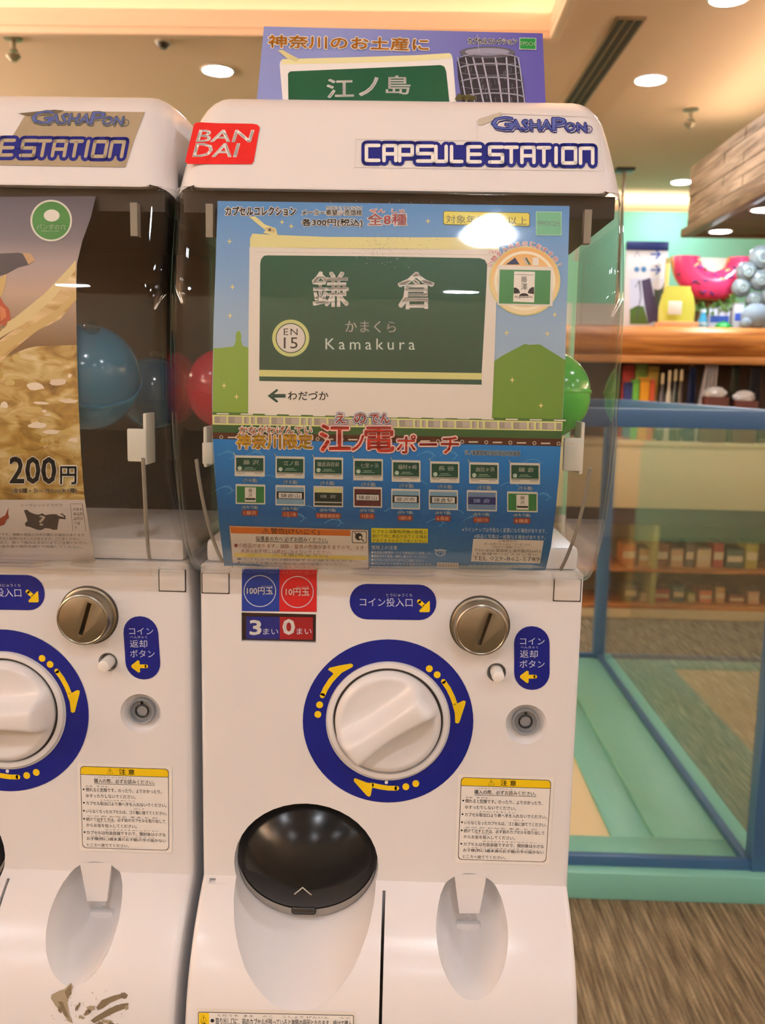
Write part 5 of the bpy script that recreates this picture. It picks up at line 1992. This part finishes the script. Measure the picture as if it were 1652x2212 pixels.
# donut float leaning on the shelf
dc = hit_y(1541, 556, SY + .2)
sc_ = float(np.linalg.norm(hit_y(1640, 640, SY + .2) - hit_y(1540, 640, SY + .2))) / 100
RM, rm_ = 61 * sc_, 31 * sc_
dz = max(dc[2], WTp + RM + rm_ * .4)
dz = dc[2]
t = empty('donut_float', (dc[0], SY + .2, WTp))
PINK_ = mat('float_pink', (238, 66, 116), 0.22, spec=0.6)
DOUGH = mat('float_dough', (222, 160, 96), 0.3)
bm = bmesh.new()
bm2 = bmesh.new()
NU, NV = 48, 20
gr = []
for i in range(NU):
    u = math.pi + math.pi * i / (NU - 1)
    gr.append([])
    for j in range(NV):
        v = 2 * math.pi * j / NV
        rr_ = RM + rm_ * math.cos(v)
        gr[-1].append(bm.verts.new((rr_ * math.cos(u), -rm_ * .8 * math.sin(v), dz - WTp + rr_ * math.sin(u))))
for i in range(NU - 1):
    for j in range(NV):
        bm.faces.new((gr[i][j], gr[i + 1][j], gr[i + 1][(j + 1) % NV], gr[i][(j + 1) % NV]))
bm.faces.new(gr[0])
bm.faces.new(gr[-1])
finish(bm, 'dough_ring', DOUGH, t)
gr = []
NV2 = 14
for i in range(NU):
    u = math.pi + math.pi * i / (NU - 1)
    wob = .10 * math.sin(u * 9) + .06 * math.sin(u * 5 + 1)
    gr.append([])
    for j in range(NV2 + 1):
        v = math.radians(20) - wob + (math.radians(140) + 2 * wob) * j / NV2
        rr_ = RM + rm_ * 1.03 * math.cos(v)
        gr[-1].append(bm2.verts.new((rr_ * math.cos(u), -rm_ * .8 * 1.05 * math.sin(v), dz - WTp + rr_ * math.sin(u))))
for i in range(NU - 1):
    for j in range(NV2):
        bm2.faces.new((gr[i][j], gr[i + 1][j], gr[i + 1][j + 1], gr[i][j + 1]))
finish(bm2, 'pink_icing', PINK_, t)
random.seed(5)
for k in range(22):
    u, v = random.uniform(math.pi + .1, 2 * math.pi - .1), math.radians(random.uniform(40, 140))
    rr_ = RM + rm_ * 1.03 * math.cos(v)
    c_ = Vector((rr_ * math.cos(u), -rm_ * .8 * 1.07 * math.sin(v), dz - WTp + rr_ * math.sin(u)))
    bm = bmesh.new()
    add_box(bm, (0, 0, 0), (.034, .006, .011), .003, 1, ('Y', random.uniform(0, 3.1)))
    bmesh.ops.translate(bm, vec=c_, verts=bm.verts)
    finish(bm, 'sprinkle', mat(*random.choice((('spr_navy', (50, 40, 110)), ('spr_brown', (96, 44, 30)), ('spr_yellow', (240, 220, 150)), ('spr_violet', (120, 60, 150))))), t)
bm = bmesh.new()
rd = RM - rm_ * .7
lathe(bm, [(rd, 0), (rd, .012)], 40, 'Y', (0, .03, dz - WTp))
bmesh.ops.bisect_plane(bm, geom=bm.verts[:] + bm.edges[:] + bm.faces[:], plane_co=(0, 0, dz - WTp), plane_no=(0, 0, 1), clear_outer=True)
finish(bm, 'white_card_disc', mat('disc_white', (236, 226, 214), 0.5), t)
box('backing_board', (-.16, .045, 0), (.16, .065, dz - WTp), mat('board_brown', (122, 84, 50), 0.6), t, .003)
tag(t, 'pink donut float with sprinkles folded in half against a board on the wooden shelf', 'float')

# grey float with round pale patches
gc = hit_y(1622, 600, SY + .05)
t = empty('grey_float', (gc[0], SY + .04, WTp))
GRY, PAT = mat('float_grey', (120, 132, 136), 0.3), mat('float_patch', (164, 182, 180), 0.3)
for dx, dzp, r_ in ((1612, 588, 22), (1644, 556, 26), (1600, 622, 20), (1640, 606, 22), (1672, 584, 26), (1668, 640, 26), (1628, 648, 18)):
    c_ = hit_y(dx, dzp, SY + .04)
    rr_ = r_ * sc_
    lo = (c_[0] - gc[0], 0, c_[2] - WTp)
    bm = bmesh.new()
    ball(bm, lo, rr_, 18, 12, (1, .6, 1))
    lobe = finish(bm, 'lobe', GRY, t)
    bm = bmesh.new()
    lathe(bm, [(rr_ * .5, 0), (rr_ * .48, .008), (rr_ * .34, .010), (rr_ * .32, .002), (rr_ * .12, .006)], 20, 'Y', (lo[0], -rr_ * .5, lo[2]))
    finish(bm, 'round_patch', PAT, lobe)
box('float_foot', (.0, -.02, 0), (.24, .06, .12), GRY, t, .02)
tag(t, 'grey bubbly float with pale round patches at the end of the wooden shelf', 'float')

# yellow green pouch pack with white base
t = empty('yellow_pack', (float(hit_y(1462, 660, SY - .03)[0]), SY - .03, WTp))
w = 38 * sc_
hp = float(hit_y(1462, 618, SY - .03)[2]) - WTp
bm = bmesh.new()
rings = []
for k, (u, f) in enumerate(((0, .9), (.15, 1.0), (.5, 1.0), (.8, .85), (.93, .7), (1, .68))):
    rings.append([(w * f * math.cos(2 * math.pi * j / 20), .05 * (1 - u * .8) * math.sin(2 * math.pi * j / 20), hp * u) for j in range(20)])
b_ = loft(rings)
finish(b_, 'pouch', mat('pack_yellow', (196, 192, 74), 0.35), t)
box('label_card', (-w * .62, -.060, hp * .30), (w * .1, -.050, hp * .62), ink((240, 232, 214)), t, .002)
box('base_tray', (-w * 1.05, -.065, 0), (w * 1.05, .06, hp * .14), ink((226, 168, 120)), t, .004)
tag(t, 'yellow green pouch pack in a peach tray next to the donut float', 'package')
good_box(1440, 1448, 558, SY + .025, WTp, (226, 206, 120), 'tall narrow cream box behind the yellow pouch pack', GS, .025)
bottle(1519, 669, SY - .02, WTp, 11 * sc_, (70, 164, 206), (196, 214, 226), 'small blue cone bottle under the donut float', GS, True)
t = empty('green_dome_toy', (float(hit_y(1563, 690, SY - .04)[0]), SY - .04, WTp))
bm = bmesh.new()
r_ = 18 * sc_
lathe(bm, [(r_, 0)] + [(r_ * math.cos(math.radians(a_)), r_ * .8 * math.sin(math.radians(a_))) for a_ in range(10, 86, 12)], 24)
finish(bm, 'dome', mat('toy_green', (30, 160, 62), 0.25), t)
bm = bmesh.new()
ball(bm, (0, 0, r_ * .82), r_ * .14, 10, 8)
finish(bm, 'top_knob', mat('toy_green_dark', (18, 104, 44), 0.3), t)
tag(t, 'glossy green dome toy on the wooden shelf', 'toy')
good_box(1533, 1578, 664, SY + .02, WTp, (206, 214, 232), 'white box with a blue band behind the green dome toy', GS, .05, (54, 84, 176))
good_box(1588, 1608, 655, SY - .03, WTp, (210, 216, 226), 'upright pale box with a blue panel in front of the grey float', GS, .05, (62, 92, 190))
good_box(1626, 1648, 656, SY - .05, WTp, (176, 180, 206), 'pale violet box in front of the grey float', GS, .05, (70, 84, 170))
t = empty('grey_plush', (float(hit_y(1632, 690, SY - .07)[0]), SY - .07, WTp))
bm = bmesh.new()
ball(bm, (0, 0, .07), .085, 18, 12, (1, .7, .85), rough=.03)
finish(bm, 'plush_body', mat('plush_grey', (132, 148, 160), 0.8, bump=.5, nscale=60), t)
for s_ in (-1, 1):
    bm = bmesh.new()
    ball(bm, (s_ * .06, -.02, .03), .035, 12, 8)
    finish(bm, 'paw', MATS['plush_grey'], t)
tag(t, 'blue grey plush toy sitting at the shelf edge', 'plush toy')
# garland along the shelf
t = empty('leaf_garland', (float(hit_y(1545, 668, SY)[0]), SY + .03, WTp))
LEAFM = mat('garland_green', (74, 110, 44), 0.6)
go = Vector(t.location)
bm = bmesh.new()
pa, pb = hit_y(1505, 664, SY + .03), hit_y(1588, 648, SY + .03)
pts = [tuple(Vector(pa + (pb - pa) * u) - go + Vector((0, 0, -.03 * math.sin(u * math.pi)))) for u in np.linspace(0, 1, 9)]
tube(bm, [(pts[0][0], pts[0][1], 0)] + pts + [(pts[-1][0], pts[-1][1], 0)], .006, 6)
finish(bm, 'vine', LEAFM, t)
lm = None
for k in range(40):
    u = random.random()
    i = min(7, int(u * 8))
    c_ = Vector(pts[i]).lerp(Vector(pts[i + 1]), u * 8 - i)
    if lm is None:
        bm = bmesh.new()
        vs = [bm.verts.new(p_) for p_ in ((0, 0, 0), (.014, -.004, .018), (0, -.010, .05), (-.014, -.004, .018), (0, -.006, .022))]
        for f_ in ((0, 1, 4), (1, 2, 4), (2, 3, 4), (3, 0, 4)):
            bm.faces.new([vs[q_] for q_ in f_])
        lo_ = finish(bm, 'leaf', LEAFM, t)
        lm = lo_.data
    else:
        lo_ = new_obj('leaf', lm, t)
    lo_.location = c_
    lo_.rotation_euler = (random.uniform(-.6, .6), random.uniform(-3.1, 3.1), random.uniform(-.5, .5))
tag(t, 'thin green leaf garland hanging in front of the donut float', 'garland')

# direction sign board
bY = IY + .22
s0, s1 = hit_y(1362, 523, bY), hit_y(1437, 523, bY)
sb = hit_y(1400, 705, bY)
t = empty('direction_sign', ((s0[0] + s1[0]) / 2, bY, WTp))
w = (s1[0] - s0[0]) / 2 + .02
s0[2] -= WTp
box('board', (-w, 0, 0), (w, .025, s0[2]), mat('sign_white', (222, 222, 226), 0.4), t, .003)
box('header', (-w, -.008, s0[2] - .045), (w, .030, s0[2] + .005), mat('sign_navy', (24, 44, 104), 0.35), t, .003)
for xx in (-w * .8, w * .8 - .03):
    box('foot', (xx, -.03, 0), (xx + .03, .06, .012), mat('sign_leg', (120, 120, 124), 0.4, metal=.6), t)
SO = Vector(t.location)
P = Print(PlaneSurf((0, bY, 1), (0, -1, 0)), .001, .0003)
BA = ink((62, 98, 190))
for y_ in (549, 583):
    P.stroke([(1406, y_), (1424, y_ + .5)], 3.4, BA, 1)
    P.stroke([(1417, y_ - 8), (1425, y_), (1417, y_ + 9)], 3.2, BA, 1)
for x_ in (1375, 1390):
    P.disc(x_, 582, 6, ink((84, 140, 190)), 1, n=12)
P.stroke([(1370, 556), (1376, 543), (1382, 554)], 1.3, ink((130, 132, 140)), 1)
P.rect(1360, 602, 1434, 700, ink((206, 214, 236)), 1)
P.poly([(1360, 668), (1376, 660), (1390, 662), (1400, 700), (1360, 700)], ink((78, 110, 50)), 2)
P.poly([(1385, 606), (1404, 600), (1412, 640), (1424, 690), (1400, 700), (1392, 660)], ink((70, 62, 90)), 3)
P.poly([(1412, 620), (1434, 612), (1434, 700), (1414, 700)], ink((70, 78, 70)), 2)
P.disc(1420, 614, 12, ink((216, 216, 222)), 3)
P.stroke([(1372, 620), (1380, 606), (1384, 640), (1374, 690)], 2, ink((84, 80, 96)), 3)
o = P.build('sign_print', None, SO)
o.parent = t
tag(t, 'white direction sign board with a navy header and two blue arrows', 'sign')

# goods on the counter top, seen between case rail and wooden shelf
CYg = IY + .1
spec = [('box', 1352, 1367, 826, (44, 56, 120), 'navy blue carton beside the green carton'), ('box', 1368, 1382, 820, (110, 190, 70), 'lime green carton between the navy and orange cartons'), ('box', 1384, 1404, 816, (244, 170, 30), 'orange carton beside the green carton'), ('box', 1405, 1416, 820, (214, 88, 40), 'red orange carton at the end of the carton row'),
        ('bot', 1432, 0, 806, (60, 56, 66), 'dark bottle beside the carton row'), ('bot', 1447, 0, 800, (196, 190, 170), 'pale bottle between two dark bottles'), ('bot', 1460, 0, 798, (34, 48, 40), 'dark green bottle next to the pale bottle'), ('bot', 1473, 0, 798, (58, 46, 36), 'brown bottle beside the hanging navy cloth')]
for kd, a_, b_, yt, col, lb in spec:
    if kd == 'box':
        good_box(a_, b_, yt, CYg, ITOP, col, lb, GC)
    else:
        bottle(a_, yt, CYg, ITOP, 6.5 * sc_, col, (206, 190, 150), lb, GC)
for a_, b_, yt, col, lb in ((1350, 1372, 790, (196, 70, 60), 'red box in the back row behind the navy carton'), (1374, 1398, 788, (150, 190, 96), 'pale green box in the back row behind the orange carton'), (1400, 1424, 792, (226, 196, 90), 'yellow box in the back row behind the red orange carton')):
    good_box(a_, b_, yt, CYg + .18, ITOP, col, lb, GC)


def cloth(x0, x1, yt, col, label, lean=0.0):
    a_, b_ = hit_y(x0, yt, CYg), hit_y(x1, yt, CYg)
    t = empty('hanging_garment', ((a_[0] + b_[0]) / 2, CYg, ITOP))
    w_, h_ = (b_[0] - a_[0]) / 2, a_[2] - ITOP
    bm = bmesh.new()
    rows_ = []
    for i in range(8):
        u = i / 7
        rows_.append([bm.verts.new((-w_ * (1 - u * .45) + 2 * w_ * (1 - u * .45) * j / 15 + lean * u, .018 * math.sin(j * 1.7 + u * 2) - .02, h_ * u)) for j in range(16)])
    for i in range(7):
        for j in range(15):
            bm.faces.new((rows_[i][j], rows_[i][j + 1], rows_[i + 1][j + 1], rows_[i + 1][j]))
    o_ = finish(bm, 'fabric', mat('cloth_%d_%d_%d' % col, col, 0.85), t)
    md_ = o_.modifiers.new('thick', 'SOLIDIFY')
    md_.thickness = .006
    bm = bmesh.new()
    tube(bm, [(-w_ * .5 + lean, 0, h_ * .97), (lean, 0, h_ * 1.04), (w_ * .5 + lean, 0, h_ * .97)], .006, 6)
    finish(bm, 'hanger', HW, t)
    tag(t, label, 'garment', GC)


cloth(1484, 1506, 792, (30, 44, 84), 'navy blue garment hanging beside the brown bottle')
cloth(1500, 1550, 786, (196, 188, 190), 'pale grey garment hanging beside the navy garment', .03)
cloth(1575, 1600, 786, (60, 64, 50), 'dark olive garment hanging behind the white wrapped goods')
cloth(1612, 1650, 792, (44, 44, 46), 'black garment hanging at the end of the counter')
WP = mat('wrap_white', (222, 220, 216), 0.2, spec=0.8, bump=1.0, nscale=40)
TRY = mat('tray_brown', (92, 44, 34), 0.5)
for x_, y_, lb in ((1545, 842, 'white wrapped bundle in a brown tray under the grey garment'), (1608, 850, 'shiny white wrapped bundle in a brown tray under the black garment')):
    c_ = hit_y(x_, y_, CYg - .06)
    t = empty('wrapped_bundle', (c_[0], CYg - .06, ITOP))
    hh_ = c_[2] - ITOP
    w_ = 24 * sc_
    box('tray', (-w_, -.05, 0), (w_, .05, max(.02, hh_ - .04)), TRY, t, .004)
    bm = bmesh.new()
    ball(bm, (0, 0, max(.02, hh_ - .04) + .02), w_ * .95, 22, 12, (1, .5, .55), rough=.14)
    finish(bm, 'wrap', WP, t, angle=20)
    tag(t, lb, 'package', GC)

# goods on the low shelves
random.seed(21)
cols = [((206, 120, 76), 'terracotta'), ((196, 150, 84), 'ochre'), ((150, 96, 70), 'brown'), ((214, 170, 130), 'peach'), ((120, 110, 96), 'grey brown'), ((226, 196, 150), 'cream'), ((176, 84, 70), 'brick red'), ((96, 110, 96), 'sage'), ((190, 176, 90), 'olive yellow')]
x = 1345
i = 0
while x < 1640:
    w = (30, 22, 36, 26, 18)[i % 5]
    c_, nm = cols[i % len(cols)]
    nx, _c2 = cols[(i + 4) % len(cols)]
    nb, nb2 = cols[(i + 1) % len(cols)][1], cols[(i + 5) % len(cols)][1]
    good_box(x, x + w, 1172 + (i * 13) % 26, IY + .1, SH1, c_, '%s carton beside the %s carton on the upper low shelf' % (nm, nb), GL, .14, (226, 206, 170))
    good_box(x + 4, x + w + 2, 1262 + (i * 17) % 24, IY + .1, .085, nx, '%s carton beside the %s carton on the bottom shelf' % (_c2, nb2), GL, .14, (214, 190, 150))
    x += w + 6
    i += 1

# dust and scratches rubbed onto the right cover
random.seed(9)
P = Print(ProfSurf(COV_P, .0012), .0002)
DU, DU2 = ink((150, 146, 132), .9), ink((196, 192, 180), .9)
for k in range(420):
    x, y = random.gauss(835, 42), random.gauss(535, 20)
    if k > 300:
        x, y = random.gauss(800, 160), random.gauss(440, 8)
    r_ = random.uniform(.35, 1.0)
    if not (690 < x < 1200 and 432 < y < 610):
        continue
    a_ = random.uniform(0, 3)
    P.poly([(x + r_ * math.cos(a_ + q_), y + r_ * random.uniform(.5, 1.3) * math.sin(a_ + q_)) for q_ in (0, 1.3, 2.6, 3.9, 5.1)], DU if random.random() < .5 else DU2, 1)
o = P.build('dust_specks', root, ORG)
o['kind'] = 'stuff'
o['label'] = 'grey dust specks rubbed on the clear cover'

bpy.data.objects.remove(_txto)
bpy.data.curves.remove(_txt)
